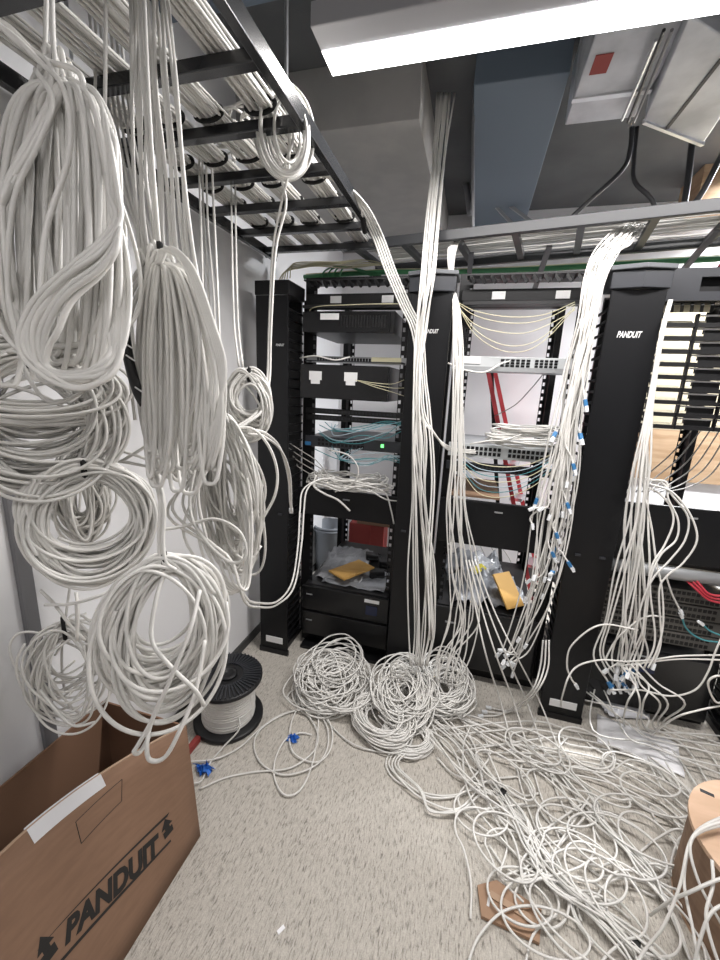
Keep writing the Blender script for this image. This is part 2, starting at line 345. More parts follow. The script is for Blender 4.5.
# ================================================================== EQUIPMENT RACKS
def rack(x0, x1, label, rear=True):
    t = thing('equipment_rack', label, 'rack', ((x0+x1)/2, .5, 0), 'open four-post equipment racks')
    for y, sgn in ((.20, 1), (.95, -1)):
        for x, s in ((x0, 1), (x1, -1)):
            p = MB()
            p.box(min(x, x-.035*s), max(x, x-.035*s), y, y+.07*sgn if sgn > 0 else y+.07, .045, 2.155) if sgn > 0 else p.box(min(x, x-.035*s), max(x, x-.035*s), y-.07, y, .045, 2.155)
            po = p.build('post', 'black', t)
            # the mounting flange with its row of square holes: comb teeth on the inner edge
            fl = MB(); yf = y if sgn > 0 else y-.006
            fl.box(min(x, x+.012*s), max(x, x+.012*s), yf, yf+.006, .05, 2.15)
            nt = 46
            for k in range(nt):
                z = .06+2.06*k/(nt-1)
                fl.box(min(x+.012*s, x+.026*s), max(x+.012*s, x+.026*s), yf, yf+.006, z, z+.024)
            fl.box(min(x+.026*s, x+.030*s), max(x+.026*s, x+.030*s), yf, yf+.006, .05, 2.15)
            fl.build('flange', 'black', po)
    b = MB().box(x0-.035, x1+.035, .20, .95, 0, .045); b.build('base', 'black', t)
    MB().box(x0-.035, x1+.035, .20, .27, 2.155, 2.185).build('top_beam', 'black', t)
    MB().box(x0-.035, x1+.035, .88, .95, 2.155, 2.185).build('top_beam', 'black', t)
    return t
RX = ((.135, .668), (.945, 1.480), (1.772, 2.305))
rack(*RX[0], 'black open equipment rack between the left wall manager and the middle manager')
rack(*RX[1], 'black open equipment rack between the middle manager and the large right manager')
rack(*RX[2], 'black open equipment rack at the right edge of the photo')
one('anchor_plate', MB().box(.13, .67, .10, .19, 0, .02), 'black', 'black floor plate at the foot of the left rack', 'plate', bevel=.003)

def finger_bar(x0, x1, z0, z1, label, group=None):
    t = thing('horizontal_cable_manager', label, 'cable manager', ((x0+x1)/2, .15, z0), group)
    MB().box(x0-.02, x1+.02, .165, .20, z0, z0+.052).build('back_plate', 'blackplastic', t, bevel=.002)
    n = 12
    for k in range(n):
        x = x0+.02+(x1-x0-.04)*k/(n-1)
        f_ = MB(); f_.bar((x, .165, z1-.012), (x, .09, z1-.012), .012, .012); f_.bar((x, .095, z1-.012), (x+.018, .085, z1-.040), .012, .012)
        f_.build('finger', 'blackplastic', t)
    MB().box(x0, x1, .088, .165, z1-.006, z1).build('top_lip', 'blackplastic', t)
    MB().box(x0-.01, x1+.01, .10, .165, z0-.028, z0-.014).build('ring_bar', 'blackplastic', t)
    for fx_ in (.28, .80):
        x = x0+(x1-x0)*fx_
        MB().box(x-.030, x+.030, .1615, .1645, z0+.006, z0+.040).build('label', 'whitelabel', t, label='white paper label')
    return t
finger_bar(*RX[0], 2.045, 2.15, 'black fingered cable manager across the top of the left rack')
finger_bar(*RX[1], 2.055, 2.155, 'black fingered cable manager across the top of the middle rack')
def cover_bar(x0, x1, z0, z1, label, y0=.10):
    t = thing('cable_duct', label, 'cable manager', ((x0+x1)/2, .15, z0))
    MB().box(x0-.03, x1+.03, y0, y0+.012, z0, z1).build('cover', 'blackdoor', t, bevel=.004)
    MB().box(x0-.02, x1+.02, y0+.012, .198, z0+.02, z0+.03).box(x0-.02, x1+.02, y0+.012, .198, z1-.03, z1-.02).build('tray', 'black', t)
    MB().box(x0+(x1-x0)*.5-.02, x0+(x1-x0)*.5+.02, y0-.002, y0, z1-.05, z1-.042).build('latch', 'grey', t)
    return t
cover_bar(*RX[0], .895, 1.055, 'black horizontal cable duct cover below the white coil in the left rack')
cover_bar(*RX[1], .845, 1.085, 'black horizontal cable duct cover in the middle rack under the brown board')
cover_bar(*RX[2], .895, 1.165, 'black horizontal cable duct cover at the right edge')

def gear(name, label, cat, x0, x1, y0, y1, z0, z1, mt='darkgrey', face=None, group=None):
    t = thing(name, label, cat, ((x0+x1)/2, (y0+y1)/2, z0), group)
    MB().box(x0, x1, y0+.006, y1, z0, z1).build('case', mt, t, bevel=.003)
    if face: MB().box(x0-.02, x1+.02, y0, y0+.006, z0, z1).build('front_panel', face, t, bevel=.0015)
    return t
def ports(t, x0, x1, z0, z1, y, n, rows=2, mt='black'):
    for r_ in range(rows):
        b = MB(); w = (x1-x0)/n; h = (z1-z0)/rows
        for k in range(n):
            b.box(x0+w*k+w*.15, x0+w*k+w*.85, y-.001, y+.002, z0+h*r_+h*.15, z0+h*r_+h*.85)
        b.build('port_row', mt, t)
# ---- left rack
a0, a1 = RX[0]
t = gear('rack_unit', 'black glossy rack unit with one white label near the top of the left rack', 'rack unit', a0+.01, a1-.05, .09, .62, 1.895, 2.0, 'blackplastic', None)
MB().box(a0, a1-.07, .075, .088, 1.895, 1.995).build('front_panel', 'blackgloss', t, bevel=.004)
MB().box(a0+.10, a0+.20, .0715, .0745, 1.955, 1.985).build('label', 'whitelabel', t)
b = MB()
for k in range(16): b.box(a0+.21+.015*k, a0+.217+.015*k, .0735, .0755, 1.92, 1.975)
b.build('vent_grille', 'blackplastic', t)
t = thing('patch_bay', 'grey wire-managed patch panel between the two black units of the left rack', 'patch panel', (.4, .2, 1.76))
MB().box(a0-.02, a1+.02, .185, .195, 1.75, 1.785).build('front_panel', 'grey', t); ports(t, a0+.04, a1-.10, 1.753, 1.782, .184, 24, 1)
MB().box(a0, a1, .10, .112, 1.752, 1.758).box(a0, a0+.01, .10, .185, 1.752, 1.758).box(a1-.01, a1, .10, .185, 1.752, 1.758).build('cable_bar', 'darkgrey', t)
MB().box(a1-.18, a1-.02, .178, .184, 1.755, 1.785).build('port_cover', 'yellow', t, label='pale yellow fibre tail ports')
t = gear('rack_unit', 'black rack unit wrapped in plastic with two white labels', 'rack unit', a0+.0, a1-.06, .09, .60, 1.56, 1.735, 'blackplastic', None)
MB().box(a0-.01, a1-.06, .072, .088, 1.56, 1.735).build('front_panel', 'blackgloss', t, bevel=.004)
for x in (a0+.045, a0+.24): MB().box(x, x+.07, .0685, .0715, 1.655, 1.70).box(x+.01, x+.06, .0685, .0715, 1.635, 1.656).build('label', 'whitelabel', t)
for z in (1.472, 1.435):
    t = thing('patch_bay', ('lower' if z < 1.45 else 'upper')+' of two thin black patch panels under the wrapped unit', 'patch panel', (.4, .2, z), 'thin black patch panels')
    MB().box(a0-.02, a1+.02, .185, .198, z, z+.03).build('front_panel', 'blackplastic', t, bevel=.002); ports(t, a0+.03, a1-.03, z+.006, z+.026, .184, 24, 1, 'darkgrey')
t = gear('network_switch', 'dark grey network switch with a glowing green light in the left rack', 'switch', a0+.005, a1-.005, .17, .60, 1.285, 1.345, 'darkgrey', 'darkgrey')
ports(t, a0+.06, a0+.34, 1.293, 1.337, .168, 12); MB().box(a1-.10, a1-.085, .165, .169, 1.310, 1.328).build('status_light', 'greenled', t); MB().box(a0-.015, a0+.02, .165, .169, 1.29, 1.31).build('badge', 'blueboot', t, label='blue corner badge')
for k in range(2):
    z = (.262, .085)[k]
    t = gear('ups_unit', ('upper', 'lower')[k]+' of two black battery backup units at the foot of the left rack', 'ups', a0+.005, a1-.005, .15, .90, z, z+.165, 'blackplastic', None)
    MB().box(a0-.01, a1+.01, .135, .149, z, z+.16).build('front_panel', 'blackgloss', t, bevel=.006)
    MB().box(a0+.02, a0+.06, .132, .135, z+.10, z+.107).build('badge', 'grey', t)
    if k == 0:
        MB().box(a1-.14, a1-.05, .132, .135, z+.12, z+.14).build('label', 'whitelabel', t, label='white sticker strip')
        MB().box(a1-.13, a1-.06, .132, .135, z+.04, z+.10).build('display', 'navy', t, label='dark blue display')
# ---- middle rack
b0, b1 = RX[1]
t = thing('patch_bay', 'grey metal patch panel with black slotted ports in the middle rack', 'patch panel', (1.2, .2, 1.74))
MB().box(b0-.02, b1+.02, .15, .158, 1.735, 1.80).build('front_panel', 'lightgrey', t, bevel=.002)
MB().box(b0, b1, .10, .108, 1.730, 1.75).build('cable_bar', 'grey', t)
ports(t, b0+.19, b0+.33, 1.752, 1.792, .148, 6, 3); ports(t, b0+.345, b0+.45, 1.752, 1.792, .148, 5, 3)
MB().box(b0, b1, .158, .40, 1.735, 1.742).build('support_shelf', 'grey', t)
MB().box(b0-.01, b0+.10, .146, .15, 1.765, 1.80).build('label', 'whitelabel', t)
t = gear('network_switch', 'grey network switch under the coil in the middle rack', 'switch', b0+.005, b1-.005, .17, .62, 1.30, 1.37, 'grey', 'lightgrey')
ports(t, b0+.03, b0+.25, 1.31, 1.36, .168, 10); ports(t, b0+.28, b1-.04, 1.31, 1.36, .168, 10)
t = thing('patch_bay', 'dark patch panel with teal and yellow leads in the middle rack', 'patch panel', (1.2, .2, 1.22))
MB().box(b0-.02, b1+.02, .185, .198, 1.225, 1.27).build('front_panel', 'darkgrey', t, bevel=.002); ports(t, b0+.03, b1-.03, 1.232, 1.262, .184, 24, 2)
one('brown_board', MB().box(b0+.02, b0+.27, .16, .60, 1.088, 1.10), 'brownpaper', 'brown board lying on the black duct cover in the middle rack', 'board')
t = gear('ups_unit', 'black battery backup unit at the foot of the middle rack', 'ups', b0+.005, b1-.005, .15, .90, .085, .45, 'blackplastic', None)
MB().box(b0-.01, b1+.01, .135, .149, .085, .445).build('front_panel', 'blackplastic', t, bevel=.006); MB().box(b0+.06, b0+.12, .132, .135, .35, .36).build('badge', 'grey', t)
# ---- right rack
c0_, c1_ = RX[2]
t = thing('rack_faceplate', 'dark grey panel with a rectangular opening at the top of the right rack', 'rack panel', (2.0, .15, 2.03))
zz0, zz1 = 2.035, 2.16
o_x0, o_x1 = c0_+.10, c0_+.21
MB().box(c0_-.035, o_x0, .10, .115, zz0, zz1).box(o_x1, c1_+.03, .10, .115, zz0, zz1).box(o_x0, o_x1, .10, .115, zz0, zz0+.035).box(o_x0, o_x1, .10, .115, zz1-.035, zz1).build('face', 'darkgrey', t)
MB().box(c0_, c1_, .14, .20, zz0, zz1).build('back_plate', 'black', t)
for k in range(14):
    x = c0_+.02+.036*k
    MB().bar((x, .115, zz0-.01), (x+.02, .16, zz0-.03), .012, .01).build('finger', 'blackplastic', t)
NROW = 9
for k in range(NROW):
    z = 1.515+.0545*k
    t = thing('wiring_block', ('lowest' if k == 0 else 'topmost' if k == NROW-1 else ['second', 'third', 'fourth', 'fifth', 'sixth', 'seventh', 'eighth'][k-1]+' from the bottom')+' cream-labelled wiring block in the right rack', 'wiring block', (2.0, .2, z), 'cream wiring blocks in the right rack')
    MB().box(c0_-.03, c1_+.03, .165, .20, z-.009, z+.009).box(c0_-.03, c0_-.01, .18, .20, z+.009, z+.045).build('frame', 'blackplastic', t)
    for j, (xa, xb) in enumerate(((0, .135), (.15, .185), (.30, .46))):
        MB().box(c0_+xa, c0_+xb, .185, .197, z+.009, z+.019).build('label_strip', 'cream', t, label='cream label strip')
    MB().box(c0_+.15, c0_+.29, .180, .186, z+.036, z+.043).box(c0_+.31, c0_+.47, .180, .186, z+.036, z+.043).build('clip_rail', 'whitelabel', t, label='white clip rail')
    for xa, xb in ((.14, .148), (.292, .298)): MB().box(c0_+xa, c0_+xb, .16, .185, z-.009, z+.045).build('divider', 'black', t)
    MB().box(c0_+.187, c0_+.29, .188, .198, z+.009, z+.043).build('blank_block', 'blackplastic', t)
one('wiring_block_header', MB().box(c0_-.02, c0_+.19, .18, .195, 1.515+.0545*NROW, 1.515+.0545*NROW+.028), 'cream', 'cream header strip above the wiring blocks in the right rack', 'label strip')
t = gear('rack_unit', 'black unit added to darken the bright gap behind the red cables in the right rack', 'rack unit', c0_+.005, c1_-.005, .24, .90, .755, .888, 'blackplastic', 'blackplastic')  # added body hiding the bright wall that shows through this gap
t = thing('cable_tray_tube', 'grey rounded metal bar under the duct cover in the right rack', 'bar', (2.05, .12, .83))
MB().tube([(c0_-.03, .12, .84), (c1_+.03, .12, .84)], .032, 14).build('bar', 'grey', t, True)
MB().box(c0_-.03, c0_, .12, .2, .81, .87).build('bracket', 'black', t)
for k in range(4):
    z = .43+.078*k
    t = gear('network_switch', ['lowest', 'second lowest', 'second highest', 'topmost'][k]+' of four beige-grey switches stacked in the right rack', 'switch', c0_+.005, c1_-.005, .19, .65, z, z+.070, 'switchm', 'switchm', 'stack of switches in the right rack')
    ports(t, c0_+.01, c1_-.03, z+.006, z+.030, .188, 24, 1); ports(t, c0_+.01, c1_-.03, z+.040, z+.062, .188, 24, 1)
t = gear('ups_unit', 'black battery backup unit at the foot of the right rack', 'ups', c0_+.005, c1_-.005, .15, .90, .06, .40, 'blackplastic', None)
MB().box(c0_-.01, c1_+.01, .135, .149, .06, .395).build('front_panel', 'blackgloss', t, bevel=.006); MB().box(c0_+.20, c0_+.28, .132, .135, .28, .35).build('display', 'navy', t, label='dark blue display'); MB().box(c0_+.15, c0_+.30, .132, .135, .365, .372).build('badge', 'grey', t)

# plywood backboard and things behind the racks
one('plywood_backboard', MB().box(1.95, XR-.02, YB-.022, YB-.001, at(690, 482, Y=YB)[2], at(690, 431, Y=YB-.02)[2]), 'plywood', 'tan plywood backboard on the back wall seen through the right rack', 'board')
one('cream_backboard', MB().box(1.95, XR-.02, YB-.022, YB-.001, at(690, 431, Y=YB-.02)[2]+.002, 2.42), 'creamboard', 'cream painted board on the back wall above the plywood, seen between the wiring blocks', 'board')
t = thing('step_ladder', 'red step ladder standing behind the middle rack', 'ladder', (1.1, 1.3, 0))
pA, pB = at(487, 366, Y=1.30), at(507, 470, Y=1.30)
def down(p_, q_, z): k = (z-p_[2])/(q_[2]-p_[2]); return p_+(q_-p_)*k
lt, lb = pA, down(pA, pB, 0.)
for dx in (0, .10): MB().bar(lt+np.array([dx*.6, dx*2.2, 0]), lb+np.array([dx, dx*2.2, 0]), .03, .06, (0, 1, 0)).build('rail', 'redladder', t)
for k in range(1, 6): c = down(pA, pB, .27*k); MB().obox(c+np.array([.05, .11, 0]), (.028, .09, 0), (.045, -.01, 0), (0, 0, .012)).build('step', 'steel', t)
MB().bar(lt+np.array([.03, .02, 0]), lb+np.array([-.22, .30, 0]), .03, .03, (0, 1, 0)).build('back_leg', 'blackplastic', t)
MB().box(lt[0]-.03, lt[0]+.12, lt[1]-.05, lt[1]+.26, lt[2], lt[2]+.03).build('top_cap', 'redladder', t)
# bin + red box behind left rack
p = at(329, 570, Y=1.25)
t = thing('waste_bin', 'grey plastic waste bin standing behind the left rack', 'bin', (p[0], 1.25, 0))
MB().lathe((p[0], 1.25, 0), [(0, .0), (.12, 0), (.145, .40), (.155, .41), (.155, .425), (.14, .425), (.115, .02), (0, .02)], 32).build('bucket', 'bin', t, True)
MB().lathe((p[0], 1.25, 0), [(.152, .385), (.160, .385), (.160, .40), (.152, .40)], 32).build('rim', 'bin', t, True)
pa, pb = at(349, 530, Y=1.30), at(384, 530, Y=1.30)
t = thing('red_carton', 'red printed carton on a brown box behind the left rack', 'box', ((pa[0]+pb[0])/2, 1.36, .18))
MB().box(pa[0], pb[0]-.12, 1.30, 1.48, .13, .44).box(pb[0]-.12, pb[0], 1.301, 1.479, .13, .44).build('carton_body', 'redbox', t, bevel=.003)
MB().box(pa[0]+.02, pb[0]-.14, 1.297, 1.30, .17, .24).build('label', 'brownpaper', t)
one('brown_carton', MB().box(pa[0]-.02, pb[0]+.02, 1.29, 1.50, 0, .128), 'cardboard', 'brown carton under the red carton behind the left rack', 'box', bevel=.003)
MBx = MB().box(pb[0]-.25, pb[0]+.06, 1.30, 1.34, .4415, .52); one('tan_carton', MBx, 'cardboard', 'small tan carton on top of the red carton behind the left rack', 'box', bevel=.003)

# ---- loose stuff on the units
def sheet(name, label, cat, cx, cy, z, sx, sy, rot, mt, crumple=.0, thick=.004, n=14, seed=1, dome=0., **k):
    r2 = np.random.default_rng(seed); G = np.zeros((n, n, 3))
    hz = r2.normal(0, 1, (n, n)); hz = (hz + np.roll(hz, 1, 0) + np.roll(hz, 1, 1) + np.roll(hz, -1, 0))/2.5
    for i in range(n):
        for j in range(n):
            u, v = i/(n-1)*2-1, j/(n-1)*2-1
            x, y = u*sx/2, v*sy/2
            G[i, j] = (cx+x*math.cos(rot)-y*math.sin(rot), cy+x*math.sin(rot)+y*math.cos(rot), z+thick/2+max(0, crumple*(abs(hz[i, j])))+dome*(1-u*u)*(1-v*v))
    return MB().grid(G).build(name, mt, None, crumple > .006, solid=thick, label=label, cat=cat, **k)
uz = .427
sheet('plastic_bag', 'crumpled grey plastic bag on the upper battery unit of the left rack', 'bag', .30, .50, uz, .30, .52, .1, 'clearbag', .018, .002, 16, 3, .02)
sheet('plastic_sheet', 'pale plastic sheet spread in front on the upper battery unit', 'bag', .43, .33, uz, .40, .28, 0, 'bag', .010, .002, 16, 4)
pe = at(352, 567, Z=.50)
sheet('manila_envelope', 'ochre padded envelope lying on the plastic bag in the left rack', 'envelope', pe[0], pe[1], .475, .15, .26, -.55, 'manila', .002, .012, 8, 5)
for k, (px, py, s) in enumerate(((372, 556, .05), (385, 563, .045), (377, 573, .05))):
    p = at(px, py, Z=.46)
    t = thing('power_adapter', ['rear', 'right', 'front'][k]+'most black power adapter heaped beside the ochre envelope', 'adapter', (p[0], p[1], uz+.001), 'black power adapters')
    MB().obox((p[0], p[1], uz+.027), (s*.9, .01*k, 0), (-.01, s*.6, 0), (0, 0, .025)).build('brick', 'blackplastic', t, bevel=.006)
    th = np.linspace(0, 9, 40); P = np.stack([p[0]+.05*np.cos(th)+.004*th, p[1]+.04*np.sin(th), uz+.008+.004*th], 1)
    MB().tube(P, .004, 6).build('lead', 'blackplastic', t, True)
uz2 = .452
sheet('plastic_bag', 'large crumpled silver plastic bag on the battery unit of the middle rack', 'bag', 1.22, .36, uz2, .42, .34, .2, 'bag', .045, .002, 18, 7, .07)
sheet('plastic_bag', 'dull grey plastic bag at the back of the middle rack', 'bag', 1.13, .66, uz2, .36, .26, -.2, 'clearbag', .04, .002, 16, 8, .10)
pe = at(508, 590, Y=.235)
n_ = np.array([.45, -.55, .7]); n_ /= np.linalg.norm(n_)
ax_ = np.cross(n_, (0, 0, 1.)); ax_ /= np.linalg.norm(ax_); ay_ = np.cross(n_, ax_)
one('manila_envelope', MB().obox(pe, ax_*.06, ay_*.10, n_*.006), 'manila', 'ochre envelope propped on the silver bag in the middle rack', 'envelope', bevel=.003)
pe = at(478, 569, Z=.56)
one('yellow_tag', MB().obox(pe, (.035, .03, .01), (-.015, .03, 0), (0, 0, .006)), 'yellowpl', 'small yellow tag among the bags in the middle rack', 'tag', bevel=.002)

# ================================================================== OVERHEAD LADDER TRAYS
TZ = 2.30
tr = thing('ladder_tray', 'black overhead ladder tray running towards the racks at upper left', 'cable tray', (.19, -.8, TZ))
for x in (-.135, .515):
    MB().box(x-.012, x+.012, -2.6, .30, TZ, TZ+.045).build('side_rail', 'traypaint', tr, bevel=.003)
for y in [at(a_, b_, Z=TZ)[1] for a_, b_ in ((30, 5), (180, 83), (240, 139), (250, 183), (284, 212), (310, 234), (325, 252))]+[-1.62, -2.0]:
    MB().box(-.125, .505, y-.016, y+.016, TZ+.006, TZ+.034).build('rung', 'traypaint', tr, bevel=.003)
for y in (-.9,):
    for x in (-.135, .515): MB().tube([(x, y, TZ+.04), (x, y, ZC-.001 if x > .3 or y < 0 else 2.754)], .005, 6).build('hanger_rod', 'steel', tr)
a = at(300, 245, Z=TZ); MB().tube([(-.165, .25, TZ+.02), (-.10, .25, TZ+.02)], .014, 10).build('bolt', 'black', tr)
# cross tray above the racks
P0, P1 = np.array([-.16, .335, TZ]), np.array([2.95, -.12, TZ])
P0, P1 = np.array([.30, .225, TZ+.012]), np.array([2.95, -.22, TZ+.012])
dr = (P1-P0)/np.linalg.norm(P1-P0); nr = np.array([-dr[1], dr[0], 0])
bt = thing('ladder_tray', 'grey-black ladder tray crossing above all the racks', 'cable tray', (P0+P1)/2)
for o_ in (0, .42): MB().bar(P0+nr*o_+(0, 0, .022), P1+nr*o_+(0, 0, .022), .024, .045).build('side_rail', 'greytray', bt, bevel=.003)
LT = np.linalg.norm(P1-P0)
for k in range(11):
    c = P0+dr*(.06+k*.26)+(0, 0, .02); MB().bar(c+nr*.012, c+nr*.408, .03, .026).build('rung', 'greytray', bt)
for k in (2.25,):
    c = P0+dr*k; MB().tube([c+(0, 0, .04)+nr*.012, (c[0]+nr[0]*.012, c[1]+nr[1]*.012, ZC-.001 if c[0] > .7 else 2.754)], .005, 6).build('hanger_rod', 'steel', bt)
for k, dx in enumerate((.62, .98, 1.60, 2.0)):
    c = P0+dr*dx
    for s in (.0,):
        A_ = c+nr*.20+(0, 0, .0); B_ = A_+nr*.30+np.array([-.06, 0, -.12])
        one('tray_bracket', MB().bar(A_+(0,0,-.002), B_, .025, .012), 'greycond', ['first', 'second', 'third', 'fourth'][k]+' grey slanting bracket under the cross tray, counted from the left', 'bracket', 'slanting tray brackets')

def bundle(y0, y1, x, z, n, spread, label, group, nrung=6):
    ps = []
    for k in range(n):
        ox, oz = (k % 7 - 3)*.0105 + rng.normal(0, .002), (k//7)*.0095
        ys = np.linspace(y0, y1, nrung)
        P = np.stack([x+ox*spread + rng.normal(0, .006, nrung), ys, z+oz+.005+rng.normal(0, .002, nrung).clip(-.003, .004)], 1)
        cable('network_cable', P, label, group, k=5, sm=4)
for k, (x, nn) in enumerate(((-.01, 21), (.12, 24), (.245, 21), (.405, 24))):
    lb = ['white network cable in the bundle along the wall side of the overhead tray', 'white network cable in the second bundle from the wall on the overhead tray', 'white network cable in the third bundle from the wall on the overhead tray', 'white network cable in the bundle along the open side of the overhead tray'][k]
    bundle(-2.3, .26, x, TZ+.037, nn, 1.1, lb, 'overhead tray bundle %s' % 'abcd'[k])
    for j, y in enumerate((-1.22, -.83, -.62, -.45, -.29, -.10)):
        th = np.linspace(0, 2*PI, 25)
        P = np.stack([x+.043*np.cos(th), y+0*th, TZ+.051+.019*np.sin(th)], 1)
        one('velcro_tie', MB().tube(P, .0065, 6), 'velcro', 'black hook-and-loop tie around a %s' % ['wall-side tray bundle', 'tray bundle, second from the wall', 'tray bundle, third from the wall', 'tray bundle on the open side'][k], 'cable tie', 'ties on tray bundle %s' % 'abcd'[k], smooth=True)
# cables lying in the cross tray: white, green, yellow
for k in range(26):
    n = 8; s = np.linspace(.1, LT-.1, n)
    P = P0[None]+dr[None]*s[:, None]+nr[None]*(.05+.022*(k % 15)+rng.normal(0, .012, n))[:, None]; P[:, 2] = TZ+.053+.009*(k//15)+rng.normal(0, .002, n)
    cable('network_cable', P, 'white network cable lying lengthwise in the cross tray', 'cables in the cross tray', k=5, sm=4)
for k, (mt, nm, dz) in enumerate((('green', 'thick green earth cable running below the cross tray', 0), ('yellow', 'yellow fibre cable running below the cross tray behind the green cable', .02))):
    pts = [at(*a, Y=.40) for a in ((300, 272), (380, 267), (470, 266), (540, 263), (610, 259), (690, 254), (760, 250))]
    P = np.array(pts); P[:, 1] = .46+.03*k; P[:, 2] += dz - .012
    one('green_cable' if k == 0 else 'yellow_cable', MB().tube(catmull(P, 6), .013 if k == 0 else .006, 8), mt, nm, 'cable', smooth=True)
for k in range(5):
    P = [at(278+3*k, 282-k, Y=.34), at(285+2*k, 272-2*k, Y=.36), at(300+4*k, 268-1.5*k, Y=.38), at(318+5*k, 266-k, Y=.40), at(345+5*k, 268-2*k, Y=.40), at(375+3*k, 265, Y=.42)]
    cable('fibre_cable', P, 'yellow fibre cable looping above the left rack', 'yellow fibre cables above the left rack', r=.0035, mt='yellow')
for k in range(4):
    P = [at(320+6*k, 281, Y=.38), at(326+6*k, 270-k, Y=.42), at(345+4*k, 266+k, Y=.44), at(372+3*k, 276, Y=.42)]
    cable('fibre_cable', P, 'dark green cable looping above the left rack', 'green cables above the left rack', r=.005, mt='green')
for k in range(3):
    P = [at(672, 292+2*k, Y=.30), at(690, 283-3*k, Y=.32), at(703, 283+k, Y=.34), at(722, 268-3*k, Y=.36)]
    cable('red_cable', P, 'red cable above the right rack', 'red cables above the right rack', r=.005, mt='red')

# ================================================================== HANGING COILS
def smooth_noise(n, step, amp):
    m = n//step+3; c = rng.normal(0, amp, m); x = np.arange(n)/step
    i = x.astype(int); f = x-i; f = f*f*(3-2*f)
    return c[i]*(1-f)+c[i+1]*f
def loops(top, h, w, phi, n, pinch=.0, dphi=.2, depth=.02, topj=.01, lean=0., per=14, start=0., calm=1.):
    """one cable wound n times: hangs from `top`, loop heights in h, half widths in w, plane turned by phi about the vertical"""
    N = int(n*per)+1; th = 2*PI*np.arange(N)/per + start
    st = int(per//2*calm); hh = smooth_noise(N, st, 1.); hh = (h[0]+h[1])/2+(h[1]-h[0])/2*np.tanh(hh)
    ww = smooth_noise(N, st, 1.); ww = (w[0]+w[1])/2+(w[1]-w[0])/2*np.tanh(ww)
    ph = phi+dphi*np.tanh(smooth_noise(N, st*2, 1.)); dd = depth*smooth_noise(N, st, .7)
    tj = topj*smooth_noise(N, st, 1.); tx = topj*smooth_noise(N, st, 1.)
    lo = (1-np.cos(th))/2
    z = -hh*lo + tj*(1-lo)
    x = ww*np.sin(th)*(lo**pinch if pinch else 1) + lean*lo + tx*(1-lo)
    y = dd*(.25+.75*lo)
    return np.asarray(top)+np.stack([x*np.cos(ph)-y*np.sin(ph), x*np.sin(ph)+y*np.cos(ph), z], 1)
def coil(label, top, h, w, phi, ncab, nl, group=None, strap=True, tails=(), r=R_C, k=6, sm=5, sub=None, extra=None, **kw):
    t = thing('cable_coil', label, 'cable coil', top, group)
    for c in range(ncab):
        cable('cable', loops(np.asarray(top)+rng.normal(0, .002, 3), h, w, phi, nl, start=rng.uniform(0, 6), **kw), None, None, r=r, parent=t, k=k, sm=sm)
    for P in tails: cable('cable_tail', P, None, None, r=r, parent=t, k=k)
    if strap:
        th = np.linspace(0, 2*PI, 21); rr = kw.get('topj', .01)*.9+.006
        P = np.stack([rr*np.cos(th)*.5, 0*th, rr*np.sin(th)], 1)
        P = np.stack([np.asarray(top)[0]-P[:, 0]*math.sin(phi), np.asarray(top)[1]+P[:, 0]*math.cos(phi), np.asarray(top)[2]+P[:, 2]], 1)
        MB().tube(P, .006, 6).build('velcro_strap', 'velcro', t, True, label='black strap')
    return t
PH = math.atan2(math.sin(.745), math.cos(.745))     # plane that faces the aisle
def px(x, y, t): return at(x, y, t=t)
# A: the big bundle nearest the camera, top left
def ubend(top, tt, xa, xb, yb, t1, t2, mid, j=2., r=.0034, parent=None, um=.62):
    """one hanging loop: from the tie down at xa, round a bottom bend at height yb, back up at xb"""
    g = lambda a=1.: rng.normal(0, j*a)
    P = [px(top[0]+g(), top[1]+10, tt), px(top[0]+(xa-top[0])*um+g(), top[1]+(mid-top[1])*.22, tt+(t1-tt)*.5), px(xa+g(1.5), mid, t1+rng.normal(0, .008)), px(xa+g(), mid+(yb-mid)*.62, t1), px(xa*.8+xb*.2, yb-7, t1*.6+t2*.4),
         px((xa+xb)/2, yb+g(.5), (t1+t2)/2), px(xa*.2+xb*.8, yb-7, t1*.4+t2*.6), px(xb+g(), mid+(yb-mid)*.62, t2), px(xb+g(1.5), mid, t2+rng.normal(0, .008)), px(top[0]+(xb-top[0])*um+g(), top[1]+(mid-top[1])*.22, tt+(t2-tt)*.5), px(top[0]+g(), top[1]+6, tt)]
    cable('cable', P, None, None, parent=parent, r=r)
A = coil('largest white cable bundle hanging in long loops at the top left', px(58, 70, .56), (.20, .40), (.02, .080), .80, 9, 4, pinch=.3, dphi=.7, depth=.05, topj=.016, r=.0034,
     tails=[[px(52, -60, .56), px(52, 0, .55), px(54, 50, .54), px(60, 90, .535)], [px(-15, 10, .5), px(15, 40, .5), px(45, 60, .51), px(75, 70, .50), px(85, 90, .50), px(98, 170, .50), px(104, 260, .51)],
            [px(-30, 20, .5), px(5, 30, .5), px(40, 62, .5), px(64, 90, .49), px(70, 150, .485), px(46, 230, .48), px(40, 300, .48)], [px(-30, 60, .5), px(-5, 20, .51), px(30, 48, .51), px(52, 72, .50), px(40, 130, .49), px(5, 190, .49), px(-20, 230, .49)],
            [px(36, 70, .49), px(52, 100, .48), px(40, 140, .48), px(14, 200, .48), px(8, 290, .49), px(20, 350, .5)]] )
